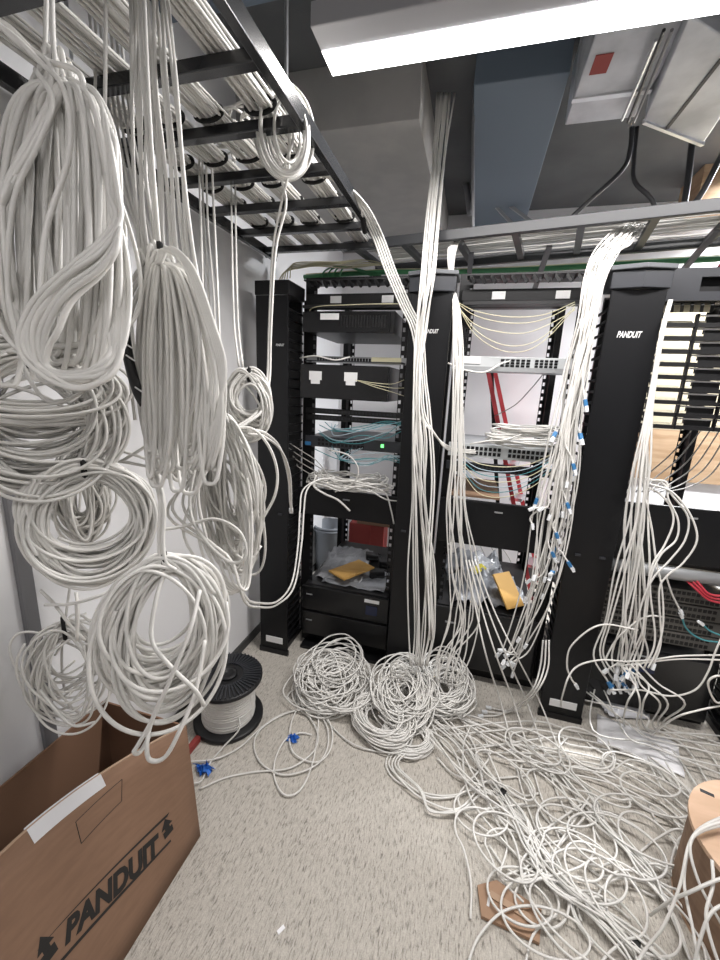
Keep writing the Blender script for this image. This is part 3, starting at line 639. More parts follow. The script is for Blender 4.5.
for k in range(7):     # the swirl of loops across its lower front
    o1, o2 = rng.normal(0, 3), rng.normal(0, 3); d = 5.5*(k-3)
    P = [px(103+2*k, 110+5*k, .50), px(112+o1+k, 190+4*k, .485), px(117+o1*.5, 232+d*.9, .475-.002*k), px(100, 258+d, .466-.003*(k % 3)), px(68+o2, 284+d, .462-.003*(k % 3)), px(42+o2+.7*d, 318+d*.8, .464), px(34+.9*d, 348, .470), px(48+o1, 372-.3*d, .475), px(78, 380+o2-.5*d, .478), px(106+o1, 368-.6*d, .485), px(118-d*.5, 335, .50), px(110-d, 255, .52), px(95, 150, .53)]
    cable('cable', P, None, None, parent=A, r=.0034)
for k in range(26):
    xa, xb = rng.uniform(-12, 112), rng.uniform(-5, 118)
    ubend((58, 72), .53, xa, xb, rng.uniform(300, 384), rng.uniform(.49, .55), rng.uniform(.50, .58), 190+rng.uniform(-40, 30), parent=A)
for k in range(11):   # right-hand edge strands in front
    x0 = 68+5.2*k+rng.normal(0, 2)
    ubend((62, 74), .50, x0, x0-rng.uniform(25, 60), 366+rng.uniform(-14, 14), .495+rng.normal(0, .006), .53, 170+rng.uniform(-20, 20), j=1.6, parent=A)
for k in range(6):    # strands swung to the left
    P = [px(60+k, 84, .50), px(46-k, 110+5*k, .495), px(24-5*k, 150+12*k, .49), px(4-5*k, 190+16*k, .49), px(-14-4*k, 230+20*k, .5)]
    cable('cable', P, None, None, parent=A, r=.0042)
# B: wide dark-centred coil under it
coil('wide white cable coil with a dark centre at the left edge under the largest bundle', px(28, 352, .74), (.09, .275), (.075, .160), .86, 24, 4, pinch=.12, dphi=.14, depth=.05, topj=.022, r=.0033, calm=4,
     tails=[[px(10, 330, .7), px(30, 380, .68), px(50, 402, .675), px(75, 396, .68), px(92, 380, .70)], [px(28, 352, .73), px(40, 180, .66), px(46, 20, .60), px(46, -40, .60)]])
# C: open ring below B, D: narrow bunch seen through it
coil('open white cable ring hanging low at the left, below the wide coil', px(84, 468, .80), (.165, .255), (.076, .112), .84, 18, 4, pinch=.0, dphi=.10, depth=.035, topj=.012, r=.0033, calm=4,
     tails=[[px(45, 605, .82), px(70, 604, .80), px(96, 597, .78), px(118, 588, .80)], [px(76, 592, .8), px(78, 610, .8), px(77, 640, .82)], [px(40, 590, .82), px(55, 605, .83), px(70, 625, .84), px(85, 640, .86)], [px(84, 468, .80), px(96, 330, .78), px(104, 150, .72), px(106, -20, .70)]])
coil('narrow greyish cable bunch hanging behind the open ring near the wall', px(76, 455, 1.0), (.15, .235), (.02, .075), .80, 11, 5, pinch=.3, dphi=.4, depth=.03, topj=.015, r=.0034, tails=[[px(76, 455, 1.0), px(86, 330, 1.0), px(92, 180, .98), px(96, 60, .95)]])
# E: the long middle bundle with the black wrapped cable
E_ = coil('long teardrop cable bundle in the middle of the left group, black-taped strand on it', px(160, 254, .69), (.27, .40), (.010, .060), .80, 9, 4, pinch=.28, dphi=.5, depth=.035, topj=.010, r=.0034,
     tails=[[px(160, 254, .69), px(150, 120, .70), px(143, -30, .70)], [px(158, 256, .69), px(146, 120, .70), px(138, -30, .70)]])
for k in range(24):
    xa = 148+3.1*k+rng.normal(0, 3); xb = xa+rng.choice([-1, 1])*rng.uniform(5, 30)
    xa, xb = min(max(xa, 144), 226), min(max(xb, 146), 222)
    ubend((160, 256), .665, xa, xb, 492+rng.uniform(-45, 12)-.25*abs(xa-172), .645+rng.normal(0, .008), .68+rng.normal(0, .01), 360+rng.uniform(-35, 15), j=1.3, parent=E_, um=.5)
for k in range(5):
    P = [px(156+k, 264, .655), px(163+2*k, 250-.5*k, .65), px(182+3*k, 262+2*k, .645), px(202+3*k, 310+4*k, .64), px(219+1.5*k, 370, .64), px(221-2*k, 425, .645), px(212-5*k, 470, .66)]
    cable('cable', P, None, None, parent=E_, r=.0036)
wp = [px(150, 262, .69), px(136, 285, .69), px(127, 308, .69)]
wq = [px(124, 310, .69), px(125, 335, .69), px(130, 365, .69), px(138, 392, .69), px(145, 405, .69)]
for dx in (-.006, 0, .006):
    cable('cable', [p_+np.array([dx, dx, 0]) for p_ in wp]+[p_+np.array([dx, dx, 0])*.5 for p_ in wq[1:]]+[px(150, 430, .69), px(160, 470, .69)], None, None, parent=E_, r=.0034)
MB().tube(catmull(wq, 6), .0085, 8).build('black_tape_wrap', 'blackplastic', E_, True, label='black tape wrapped strand')
for (x, y) in ((128, 345), (131, 358), (140, 390)):
    MB().tube([px(x-5, y-3, .678), px(x+4, y+3, .678)], .0014, 5).build('twist_tie', 'whiteplastic', E_)
# F: two coils further along, near the left rack
F2 = coil('small round cable coil in front of the slim left manager', px(249, 375, 1.12), (.10, .185), (.042, .062), .55, 10, 4, pinch=.1, dphi=.3, depth=.05, topj=.014, r=.0034,
     tails=[[px(231, 160, 1.5), px(232, 240, 1.35), px(234, 320, 1.2), px(239, 366, 1.12)], [px(235, 150, 1.5), px(236, 240, 1.35), px(238, 320, 1.2), px(243, 368, 1.12)]])
F1 = coil('loose tall cable coil with wide loops hanging left of the slim manager', px(222, 418, 1.0), (.26, .46), (.03, .095), .62, 13, 3, pinch=.25, dphi=.7, depth=.06, topj=.016, lean=.035, r=.0037,
     tails=[[px(212, 430, .95), px(196, 465, .92), px(190, 510, .92), px(205, 540, .92), px(230, 562, .92), px(246, 556, .92), px(240, 532, .92), px(215, 519, .92), px(185, 526, .92), px(160, 530, .9)],
            [px(222, 432, 1.0), px(250, 428, 1.02), px(268, 445, 1.04), px(277, 470, 1.06), px(275, 495, 1.06), px(262, 520, 1.06)],
            [px(222, 420, 1.0), px(218, 300, 1.05), px(212, 170, 1.2)]])
for k in range(7):
    P = [px(222-5*k, 440+6*k, .97), px(205-6*k+rng.normal(0, 4), 480+6*k, .95), px(188+6*k+rng.normal(0, 6), 530+4*k, .95), px(205+6*k, 570+3*k, .96), px(232+3*k, 594-3*k, .98), px(250-rng.uniform(0, 12), 560-12*k, 1.0), px(240-4*k, 500-8*k, 1.02)]
    cable('cable', P, None, None, parent=F1, r=.0037)
for pts in ([(100, 447), (125, 452), (155, 462)], [(110, 460), (130, 463), (155, 468)], [(120, 462), (140, 450), (160, 437)]):
    cable('network_cable', [px(x_, y_, .9) for x_, y_ in pts], 'short cable end sticking out sideways left of the long teardrop bundle', 'cable ends beside the teardrop bundle', r=.0036)
coil('short dense cable bunch half hidden behind the long teardrop bundle', px(205, 425, 1.08), (.12, .21), (.01, .055), .7, 9, 5, pinch=.3, dphi=.4, depth=.03, topj=.01, r=.0036,
     tails=[[px(205, 425, 1.08), px(203, 300, 1.12), px(199, 160, 1.3)]])
# G: the low coil in front of the box
G_ = coil('round cable coil hanging lowest, right over the cardboard box', px(164, 562, .70), (.19, .295), (.055, .112), .80, 18, 3, pinch=.08, dphi=.22, depth=.06, topj=.012, lean=-.012, r=.0036, calm=2.5,
     tails=[[px(165, 572, .69), px(156, 600, .67), px(152, 640, .66), px(172, 668, .66), px(195, 690, .67), px(204, 705, .69)],
            [px(200, 590, .69), px(190, 630, .66), px(170, 680, .65), px(152, 720, .66), px(138, 745, .66), px(134, 752, .66), px(140, 752, .67), px(150, 735, .68)],
            [px(205, 640, .70), px(196, 690, .68), px(180, 730, .66), px(165, 757, .66), px(150, 760, .66), px(147, 745, .66), px(152, 720, .67), px(165, 690, .68)],
            [px(152, 470, .69), px(160, 500, .69), px(159, 535, .69), px(161, 558, .69), px(170, 568, .69)], [px(157, 470, .69), px(164, 505, .69), px(163, 540, .69), px(166, 562, .69), px(176, 570, .69)]])
# H: messy coil behind the box
coil('messy loose cable coil behind the box, close to the wall', px(64, 628, 1.16), (.16, .32), (.05, .125), .9, 9, 3, pinch=.05, dphi=.5, depth=.06, topj=.03, r=.0034,
     tails=[[px(76, 605, 1.1), px(77, 630, 1.12), px(80, 642, 1.14), px(92, 645, 1.14)], [px(40, 690, 1.1), px(60, 715, 1.08), px(75, 726, 1.08), px(95, 722, 1.1)], [px(64, 630, 1.16), px(80, 500, 1.15), px(92, 300, 1.1), px(98, 120, 1.05)]])

# ================================================================== CABLES HANGING FROM THE TRAY (left group)
KL = 'white cable dropping from the tray into the left coil group'
for k in range(11):
    x0 = 129+4.0*k+rng.normal(0, 1.8); f = k/10
    P = [px(x0-6, -40, .74), px(x0, 0, .74+.02*rng.normal()), px(x0+2+6*f+rng.normal(0, 2), 80, .745), px(x0+5+12*f+rng.normal(0, 2), 170, .75), px(x0+8+16*f, 240, .755), px(150+52*f+rng.normal(0, 3), 330, .76), px(154+40*f, 420, .77), px(158+28*f, 468, .775)]
    cable('network_cable', P, KL, 'cables dropping into the left coil group', r=.0037)
for k in range(7):
    P = [px(88+5*k, 0, 1.05), px(98+5*k, 100, 1.02), px(112+5*k, 180, .95), px(120+6*k+rng.normal(0, 3), 250, .9), px(125+7*k, 330, .86), px(135+7*k, 420, .85)]
    cable('network_cable', P, 'white cable hanging behind the tray drop near the wall', 'cables hanging near the wall', r=.0036)
for k, x in enumerate((199, 202, 206)):
    P = [at(x, 150, Y=-.62), at(x+1, 200, Y=-.62), at(x+3, 240, Y=-.62), at(x+6+k, 300, Y=-.64), at(x+10, 380, Y=-.70), at(x+12, 420, Y=-.76)]
    cable('network_cable', P, 'one of three thin cables hanging straight down from the second tray rung', 'three straight hanging cables', r=.0038)
LBL = 'white cable of the pair looping from the tray rail down past the slim manager'
for k in range(2):
    d = 4*k
    P = [at(276+d, 95, t=1.12), at(286+d, 110, t=1.12), at(289+d, 140, t=1.13), at(288-6*k, 175, t=1.15), at(281+5*k, 205, t=1.18), at(273+d*.7, 250, t=1.2), at(270+d*.5-1, 330, t=1.2), at(267+d*.6, 380, t=1.18), at(258+d, 410, t=1.12), at(240+d, 425, t=1.08), at(222, 435+d, t=1.04)]
    cable('network_cable', P, LBL, 'pair of cables from the tray rail')
for k in range(2):
    d = 4*k
    P = [at(248, 430+d, t=1.05), at(265, 433+d, t=1.1), at(280+d*.5, 448+d, t=1.3), at(288+d*.5, 475, t=1.5), at(290+d*.3, 500, t=1.6), at(291+d*.2, 509+3*k, t=1.65)]
    cable('network_cable', P, 'white cable arching from the left coils to the side of the slim manager', 'pair arching to the slim manager', plug='c' if k == 0 else None)
for k in range(2):
    d = 5*k
    P = [at(238, 580+d*.5, t=1.05), at(246, 598+d, t=1.1), at(258, 603+d*.8, t=1.3), at(278-d*.3, 601+d*.8, t=1.6), at(292+d*.4, 582+d, t=1.8), at(298+d*.7, 545, t=1.9), at(300+d*.8, 510, t=1.98), at(303+d*.8, 490, t=2.04), at(318, 480, t=2.08), at(335, 478, t=2.1)]
    cable('network_cable', P, 'white cable swinging up from the left coils to the white coil in the left rack', 'pair of cables into the left rack')
# coil hooked on the tray rail
T_ = thing('cable_coil', 'white cable coil hooked over the outer rail of the overhead tray', 'cable coil', (.46, -.72, 2.36))
c_ = at(275, 132, t=1.14)
for k in range(9):
    th = np.linspace(-.4, 2*PI+.3, 26); w_, h_ = 29-1.8*k+rng.normal(0, 1), 50-2.3*k+rng.normal(0, 1)
    P = [at(284+w_*math.sin(a_)+.4*k, 131-h_*math.cos(a_)*(1)+6*math.sin(a_), t=1.12+.06*math.sin(a_*.5+k)) for a_ in th]
    cable('cable', np.array(P)+np.array([0, 0, .0]), None, None, parent=T_, sm=3)
for k in range(14):
    c0p = (252+rng.uniform(-34, 38), 140+rng.uniform(-24, 40)); a0 = rng.uniform(0, 6)
    P = [at(c0p[0]+math.cos(a0+s*1.3)*rng.uniform(12, 30), c0p[1]+math.sin(a0+s*1.3)*rng.uniform(8, 20), Z=TZ+.11+.02*rng.uniform()) for s in range(6)]
    cable('network_cable', P, 'white cable tangled on top of the overhead tray by the hooked coil', 'tangled cables on the overhead tray')
th = np.linspace(0, 1, 20)
P = [at(335, 178, t=1.44), at(345, 185, t=1.5), at(355, 198, t=1.56), at(362, 215, t=1.62), at(365, 232, t=1.7)]
one('spiral_wrap', MB().tube(catmull(P, 6), .012, 8), 'velcro', 'black wrap around the cables leaving the tray rail', 'cable wrap', smooth=True)

# ================================================================== CABLE DROPS AT THE RACKS
def along(keys, k, n, spread, jit):
    """k-th of n cables following keys [(px,py,t,halfwidth)]: u runs across the bundle"""
    u = (k+.5)/n*2-1; out = []
    for (x, y, t, hw) in keys:
        out.append(at(x+u*hw+rng.normal(0, jit), y, t=t+rng.uniform(-1, 1)*spread))
    return out
def tY(x, y, Y): d = at(x, y, Y=Y)-CAM; return float(d@_f)
# M: main drop from the ceiling in front of the middle manager
ML = 'white cable in the tall drop falling from the ceiling past the middle manager'
for k in range(13):
    a1, a2 = rng.uniform(0, 6), rng.uniform(-1, 1)
    keys = [(446, 93, tY(446, 93, .22), 10), (440, 150, tY(440, 150, .16), 8), (433.5, 220, tY(433, 220, .06), 7), (429, 275, tY(429, 275, -.09), 7.5), (422+3*math.sin(a1), 330, tY(420, 330, -.09), 6),
            (417+2*math.sin(a1+1), 385, tY(415, 385, -.10), 5), (419+2*math.sin(a1*2), 440, tY(420, 440, -.10), 6), (420+2*a2, 500, tY(422, 500, -.10), 8), (424+6*a2, 570, tY(421, 570, -.10), 11), (424+8*a2, 630, tY(417, 630, -.11), 10), (420+4*a2, 666, tY(416, 664, -.14), 8)]
    P = along(keys, (k*7) % 13 if k % 4 == 0 else k, 13, .014, 1.0)
    cable('network_cable', P, ML, 'tall drop past the middle manager', r=.0038)
# N: from tray rail across into middle rack
for k in range(5):
    d = 2.6*k
    P = [at(300+d, 168, t=1.35), at(336+d*.6, 182, t=1.44), at(356+d, 205, t=1.55), at(372+d, 235, t=1.72), at(385+d, 270, t=1.78), at(400+d, 305, t=1.84), at(412+d, 332, t=1.86), at(418+d*.8, 380, t=1.87), at(420+d, 415, t=1.87)]
    if k < 3: P += [at(432+d, 432+d, t=1.88), at(448, 446+d*.7, t=1.95), at(470, 450+d*.6, t=2.06), at(492, 449+d*.8, t=2.1)]
    else: P += [at(424+d, 480, t=1.88), at(420+d, 560, t=1.89), at(422+d, 640, t=1.9)]
    cable('network_cable', P, 'white cable slanting from the tray rail towards the middle rack', 'cables slanting from the tray rail')
# O: from the cross tray over the middle manager, down its right side
OL = 'white cable falling along the right side of the middle manager'
for k in range(12):
    keys = [(470-1.0*k, 236+.6*k, 1.93, 1), (458-.6*k, 241+.5*k, 1.88, 1), (453-.4*k, 262, 1.86, 1)]
    P = [at(472-.8*k, 235+.4*k, t=1.95), at(461-.9*k, 239+.6*k, t=1.90), at(455.5-.7*k, 252, t=1.88), at(453-.6*k+.3*k, 275, t=1.88)]
    u = k/11*2-1
    for (x, y, hw) in ((456, 310, 3.5), (458.5, 350, 4.5), (458, 400, 5), (457, 460, 6), (456, 510, 9), (461+6*math.sin(k*1.3), 570, 12), (464+8*math.sin(k*2.3), 620, 14), (452+5*math.sin(k*1.9), 655, 14), (445+10*u, 682, 3)):
        P.append(at(x+u*hw+rng.normal(0, .8), y, Y=-.03 if y < 600 else -.03-.0013*(y-600)))
    cable('network_cable', P, OL, 'cables right of the middle manager', r=.0036)
for k in range(4):   # long stray strands down to the carpet
    P = [at(466+3*k, 560, Y=-.05), at(476+6*k, 610, Y=-.12), at(486+10*k, 655, Y=-.2), at(500+13*k, 700, Z=.11), at(512+15*k, 745, Z=.02), at(522+17*k, 790, Z=.012), at(540+20*k, 840, Z=.012)]
    cable('network_cable', P, 'white strand stretched from the middle manager down to the carpet tangle', 'strands stretched to the carpet')
# Q: thick bundle with plugs left of the large manager
QL = 'plug-ended white cable in the thick fall from the cross tray left of the large manager'
QB = 'blue-booted white cable in the thick fall left of the large manager'
stops = [430, 470, 505, 510, 540, 560, 575, 580, 590, 640, 650, 655, 660, 662, 668]
ctr = [(634, 227, .12, 9), (620, 239, .06, 11), (603, 256, .01, 11), (593, 283, -.02, 10), (586, 320, -.03, 12), (576, 370, -.02, 15), (567, 420, -.03, 15), (560, 470, -.04, 16), (552, 520, -.05, 17), (544, 570, -.06, 16), (534, 610, -.07, 16), (522, 650, -.08, 18), (512, 680, -.10, 18)]
for k in range(34):
    u = ((k*11) % 34+.5)/34*2-1; end = stops[k % 15] + rng.uniform(-8, 8); P = []
    if k % 15 < 9: u = abs(u)*.9+.1 if k % 2 else u
    ph1, ph2 = rng.uniform(0, 6), rng.uniform(0, 6)
    for (x, y, Y, hw) in ctr:
        wob = (.25+.75*min(1, (y-280)/200))*hw*.62*math.sin(ph1+y*(.010+.006*math.sin(ph2))) if y > 280 else 0
        yy = min(y, end)
        if y > end+45: break
        xx = x+u*hw*(1 if y < 300 else .72)+wob
        if y > end: xx += rng.uniform(-4, 7)
        P.append(at(xx, (yy+(rng.uniform(-6, 6) if y < 262 else 0)) if y <= end else end, Y=Y-.012*rng.uniform(0, 1)-.02*math.sin(ph2+y*.02) if y > 260 else Y+.008*rng.normal()))
        if y >= end: break
    blue = k % 15 in (0, 1, 4, 6, 2) 
    cable('network_cable', P, QB if blue else QL, 'blue-booted cables left of the large manager' if blue else 'plug-ended cables left of the large manager', r=.0033, plug='b' if blue else 'c')
for k, (x, y, kd, dx, dy) in enumerate(((585, 400, 'b', 2, 10), (573, 464, 'b', 3, 9), (567, 482, 'c', -2, 9), (567, 503, 'b', 4, 9), (556, 533, 'b', 5, 10), (568, 562, 'b', 10, 12), (545, 577, 'c', -3, 9), (534, 508, 'c', -10, 3), (543, 508, 'c', -9, 4), (532, 524, 'c', 2, 9), (552, 552, 'b', 6, 10))):
    x1 = (586-(y-320)*.155)+rng.uniform(-6, 8)
    P = [at(594+rng.uniform(-7, 7), 283, Y=-.035), at(587+rng.uniform(-8, 9), 325, Y=-.045), at((x1+586)/2+rng.uniform(-6, 8), 325+(y-325)*.45, Y=-.055), at(x1*.6+x*.4, y-26, Y=-.065), at(x-dx*.6, y-dy*.8, Y=-.075), at(x, y, Y=-.08)]
    cable('network_cable', P, 'blue-booted cable end poking out of the thick fall left of the large manager' if kd == 'b' else 'clear-plugged cable end poking out of the thick fall left of the large manager', 'blue ends poking out of the thick fall' if kd == 'b' else 'clear ends poking out of the thick fall', plug=kd)
for k in range(3):
    P = [at(543+3*k, 640, Y=-.06), at(540+4*k, 668, Y=-.10), at(532+3*k, 690, Y=-.15), at(515+4*k, 706, Z=.06), at(498+6*k, 715-2*k, Z=.015), at(483+4*k, 716-4*k, Z=.012)]
    cable('network_cable', P, 'white cable curling onto the carpet with its plug under the middle rack', 'plug ends under the middle rack', plug='c')
# S: right side of the large manager
SL = 'white cable falling along the right side of the large manager'
for k in range(16):
    u = k/15*2-1; ph1 = rng.uniform(0, 6)
    P = [at(669+.2*k, 300, Y=.02)]
    ph2 = rng.uniform(0, 6)
    for (x, y, hw) in ((662, 335, 1.2), (653.5, 385, 2), (647.5, 425, 4), (641+2*math.sin(ph1), 470, 8), (637, 520, 11), (632+4*math.sin(ph1), 570, 15), (626+6*math.sin(ph1), 620, 18), (622+8*math.sin(ph1*2), 655, 16)):
        P.append(at(x+u*hw*.75+hw*.55*math.sin(ph2+y*.013)*(y > 440)+rng.normal(0, 1), y, Y=-.03-.00025*max(0, y-400)-.015*math.cos(ph2+y*.02)*(y > 440)))
    P.append(at(622+12*u+rng.normal(0, 6), 672+rng.uniform(-10, 26), Y=-.13+rng.uniform(-.03, .03)))
    blue = k % 3 == 0
    cable('network_cable', P, ('blue-booted ' if blue else '')+SL, 'cables right of the large manager'+(', blue boots' if blue else ''), plug='b' if blue else 'c')
for k, pts in enumerate((
    [(645, 478, -.06), (662, 483, -.05), (672, 495, -.06), (688, 517, -.07), (685, 540, -.08), (670, 560, -.10), (652, 580, -.12), (640, 610, -.13), (634, 650, -.15)],
    [(644, 486, -.06), (660, 494, -.05), (671, 508, -.06), (673, 524, -.07), (664, 546, -.08), (652, 566, -.10), (646, 600, -.12), (642, 640, -.14)],
    [(646, 480, -.06), (666, 482, -.05), (668, 498, -.06), (678, 520, -.07), (676, 540, -.08), (660, 556, -.10), (650, 585, -.12), (655, 640, -.14), (644, 668, -.16)],
    [(646, 500, -.06), (652, 530, -.06), (656, 560, -.07), (662, 590, -.09), (663, 625, -.11), (657, 650, -.14), (648, 668, -.16)],
    [(650, 484, -.06), (672, 492, -.06), (690, 514, -.07), (697, 540, -.08), (683, 563, -.08), (667, 576, -.09), (659, 592, -.10), (661, 640, -.12), (654, 664, -.15)],
    [(664, 617, -.10), (650, 616, -.11), (636, 622, -.12), (616, 640, -.13), (605, 660, -.14)])):
    cable('network_cable', [at(x, y, Y=Y) for x, y, Y in pts], 'white cable bulging outwards in a wide loop right of the large manager', 'wide loops right of the large manager', plug='c' if k == 4 else None)
cable('network_cable', [at(638, 630, Y=-.13), at(600, 625, Y=-.16), at(572, 645, Y=-.17), at(567, 665, Y=-.17), at(571, 678, Y=-.17), at(575, 684, Y=-.17)], 'single white cable hanging a loop with its plug before the large manager', None, plug='c')
cable('network_cable', [at(628, 662, Y=-.14), at(600, 660, Y=-.18), at(575, 668, Y=-.2), at(564, 690, Y=-.22), at(563, 712, Z=.012), at(590, 745, Z=.012), at(640, 770, Z=.014)], 'white cable arching low across the foot of the large manager', None)
for k in range(2):
    cable('network_cable', [at(618, 662+4*k, Y=-.12), at(650, 660+2*k, Y=-.13), at(680, 656+3*k, Y=-.12), at(725, 655+5*k, Y=-.10)], 'white cable stretched sideways to the right edge above the floor', 'pair stretched to the right edge')
cable('network_cable', [at(610, 690, Y=-.15), at(640, 690, Y=-.15), at(670, 696, Y=-.16), at(695, 690, Y=-.17), at(708, 672, Y=-.17), at(716, 650, Y=-.16), at(730, 620, Y=-.15)], 'white cable sagging in a bow low at the right edge', None)
cable('network_cable', [at(730, 700, Y=-.22), at(716, 702, Y=-.24), at(708, 684, Y=-.25), at(716, 676, Y=-.25), at(732, 678, Y=-.24)], 'short white loop at the right edge beside the black unit', None)
cable('network_cable', [at(650, 735, Z=.02), at(675, 718, Y=-.25), at(700, 710, Y=-.25), at(730, 704, Y=-.22)], 'white cable rising from the white paper towards the right edge', None)
for k in range(6):
    d = 4*k; j_ = lambda: rng.normal(0, 5)
    P = [at(618+d+j_(), 664, Y=-.14), at(630+d*1.3+j_(), 684, Y=-.17), at(634+d*2.2+j_(), 704, Y=-.20), at(628+d*2+j_(), 726, Z=.03), at(640+d*4+j_(), 750+j_(), Z=.02), at(665+d*4, 785+j_(), Z=.02)]
    cable('network_cable', P, 'white cable dropping from the right plug cluster to the floor', 'cables from the right plug cluster to the floor')
# coloured leads
for k in range(3):
    cable('red_cable', [at(683+4*k, 577-2*k, Y=.12), at(697+2*k, 590-2*k, Y=.08), at(712, 601-3*k, Y=.06), at(740, 604-4*k, Y=.05)], 'red cable sagging in front of the stacked switches', 'red cables in the right rack', r=.006, mt='red')
cable('teal_cable', [at(682, 618, Y=.02), at(686, 628, Y=.02), at(695, 636, Y=.02), at(708, 641, Y=.02), at(735, 643, Y=.02)], 'teal cable curving before the stacked switches at the right edge', None, r=.004, mt='teal', plug0='c')
cable('teal_cable', [at(703, 625, Y=.02), at(712, 632, Y=.02), at(735, 640, Y=.02)], 'short teal cable beside the curved teal one', None, r=.004, mt='teal', plug0='c')
cable('network_cable', [at(666, 576, Y=.0), at(672, 594, Y=.0), at(680, 610, Y=.0)], 'thin white cable ending in a clear plug before the stacked switches', None, r=.004, plug='c')
for k in range(6):
    x = 676+9*k
    cable('thin_cable', [at(x+20, 425, Y=.55), at(x-6, 455+3*k, Y=.55), at(x-30, 476+2*k, Y=.52), at(x-40-3*k, 492, Y=.4)], 'thin grey lead slanting across the plywood backboard', 'thin grey leads before the plywood', r=.0035, mt='thin', k=5)
# left rack leads
for k in range(9):
    y0 = 424+rng.uniform(-3, 10)
    P = [at(312+rng.uniform(0, 30), y0, Y=.16), at(335, y0+rng.uniform(4, 12), Y=.10), at(360, y0+rng.uniform(2, 12), Y=.08), at(385, y0+rng.uniform(-3, 6), Y=.11), at(401, 420+rng.uniform(0, 12), Y=.16)]
    cable('patch_lead', P, 'pale blue patch lead above the switch in the left rack' if k % 2 else 'teal patch lead above the switch in the left rack', ('pale blue' if k % 2 else 'teal')+' patch leads above the left switch', r=.0021, mt='palecable' if k % 2 else 'teal', k=5)
for k in range(9):
    y0 = 452+rng.uniform(0, 8)
    P = [at(314+rng.uniform(0, 50), 446+rng.uniform(0, 6), Y=.155), at(345+rng.uniform(-8, 8), y0+3, Y=.09), at(368, y0+rng.uniform(0, 8), Y=.08), at(388, y0+rng.uniform(-2, 5), Y=.11), at(402, 455+rng.uniform(0, 9), Y=.16)]
    cable('patch_lead', P, 'teal patch lead below the switch in the left rack' if k % 2 else 'pale blue patch lead below the switch in the left rack', ('teal' if k % 2 else 'pale blue')+' patch leads below the left switch', r=.0021, mt='teal' if k % 2 else 'palecable', k=5)
cable('network_cable', [at(300, 358, Y=.10), at(316, 356, Y=.08), at(335, 360, Y=.08), at(350, 357, Y=.12)], 'short white lead on the upper patch panel of the left rack', None, r=.004)
for k in range(3): cable('fibre_cable', [at(355+3*k, 380+k, Y=.06), at(375, 383+2*k, Y=.05), at(392, 384+4*k, Y=.08), at(404, 380+8*k, Y=.14)], 'pale yellow fibre lead crossing the wrapped unit', 'fibre leads across the wrapped unit', r=.0016, mt='yellow', k=5)
cable('fibre_cable', [at(309, 315, Y=.12), at(311, 309, Y=.10), at(322, 306, Y=.09), at(345, 305, Y=.08), at(375, 304, Y=.08), at(404, 304, Y=.12)], 'pale yellow fibre lead under the top finger bar of the left rack', None, r=.0025, mt='yellow')
for k in range(4): cable('thin_cable', [at(285+4*k, 440+8*k, Y=.16), at(300, 450+6*k, Y=.12), at(318+5*k, 462+8*k, Y=.10), at(330+8*k, 480+3*k, Y=.10)], 'thin grey lead looping from the slim manager fingers', 'thin grey leads at the slim manager', r=.003, mt='thin', k=5)
# white coil lying in the left rack
W1 = thing('cable_coil', 'white cable coil lying on the black duct cover of the left rack', 'cable coil', (.4, .12, 1.06))
for k in range(12):
    cx_, cz_ = .40+rng.normal(0, .02), 1.072+.006*k
    th = np.linspace(0, 2*PI*1.15, 22)+rng.uniform(0, 6); rx_ = rng.uniform(.17, .24)
    P = np.stack([cx_+rx_*np.cos(th), .14+rng.uniform(.07, .10)*np.sin(th), cz_+.014*np.sin(th*1.5+k)+.008*rng.normal(0, 1, len(th))], 1)
    P[:, 2] = P[:, 2].clip(1.063, 2)
    cable('cable', P, None, None, parent=W1, sm=3)
cable('cable_tail', [at(316, 475, Y=.08), at(314, 486, Y=.05), at(325, 494, Y=.05), at(338, 500, Y=.05), at(350, 511, Y=.06)], None, None, parent=W1, r=.006)
cable('cable_tail', [at(355, 484, Y=.03), at(375, 488, Y=.05), at(386, 494, Y=.06), at(391, 510, Y=.07), at(394, 524, Y=.07)], None, None, parent=W1)
cable('cable_tail', [at(330, 450, Y=.08), at(348, 455, Y=.05), at(358, 468, Y=.04), at(354, 482, Y=.05), at(335, 492, Y=.05)], None, None, parent=W1)
cable('cable_tail', [at(370, 490, Y=.05), at(385, 499, Y=.07), at(398, 501, Y=.10), at(405, 500, Y=.14)], None, None, parent=W1)
# middle rack leads
for k in range(5):
    s = (8, 14, 36, 42, 24)[k]
    P = [at(457, 302+k, Y=.08), at(475, 306+s*.6+k, Y=.10), at(500, 308+s, Y=.10), at(525, 309+s*1.0, Y=.10), at(548, 308+s*.7, Y=.10), at(575, 302+2*k, Y=.10)]
    cable('fibre_cable', P, 'pale yellow fibre lead drooping across the top of the middle rack', 'drooping fibre leads of the middle rack', r=.0017, mt='yellow', k=5)
cable('network_cable', [at(448, 363, Y=.02), at(465, 370, Y=.06), at(485, 372, Y=.06), at(500, 364, Y=.10), at(510, 361, Y=.14)], 'white lead drooping before the slotted panel of the middle rack', None, r=.004)
W2 = thing('cable_coil', 'white cable coil lying on the grey switch of the middle rack', 'cable coil', (1.28, .18, 1.38))
for k in range(12):
    th = np.linspace(0, 2*PI*1.1, 22)+rng.uniform(0, 6); rx_ = rng.uniform(.13, .185)
    P = np.stack([1.29+rx_*np.cos(th), .20+rng.uniform(.09, .12)*np.sin(th), 1.380+.0085*k+.008*np.sin(th*1.5+k)], 1)
    cable('cable', P, None, None, parent=W2, sm=3)
cable('cable_tail', [at(470, 444, Y=.08), at(488, 441, Y=.08), at(505, 440, Y=.08), at(525, 434, Y=.10), at(545, 437, Y=.12)], None, None, parent=W2)
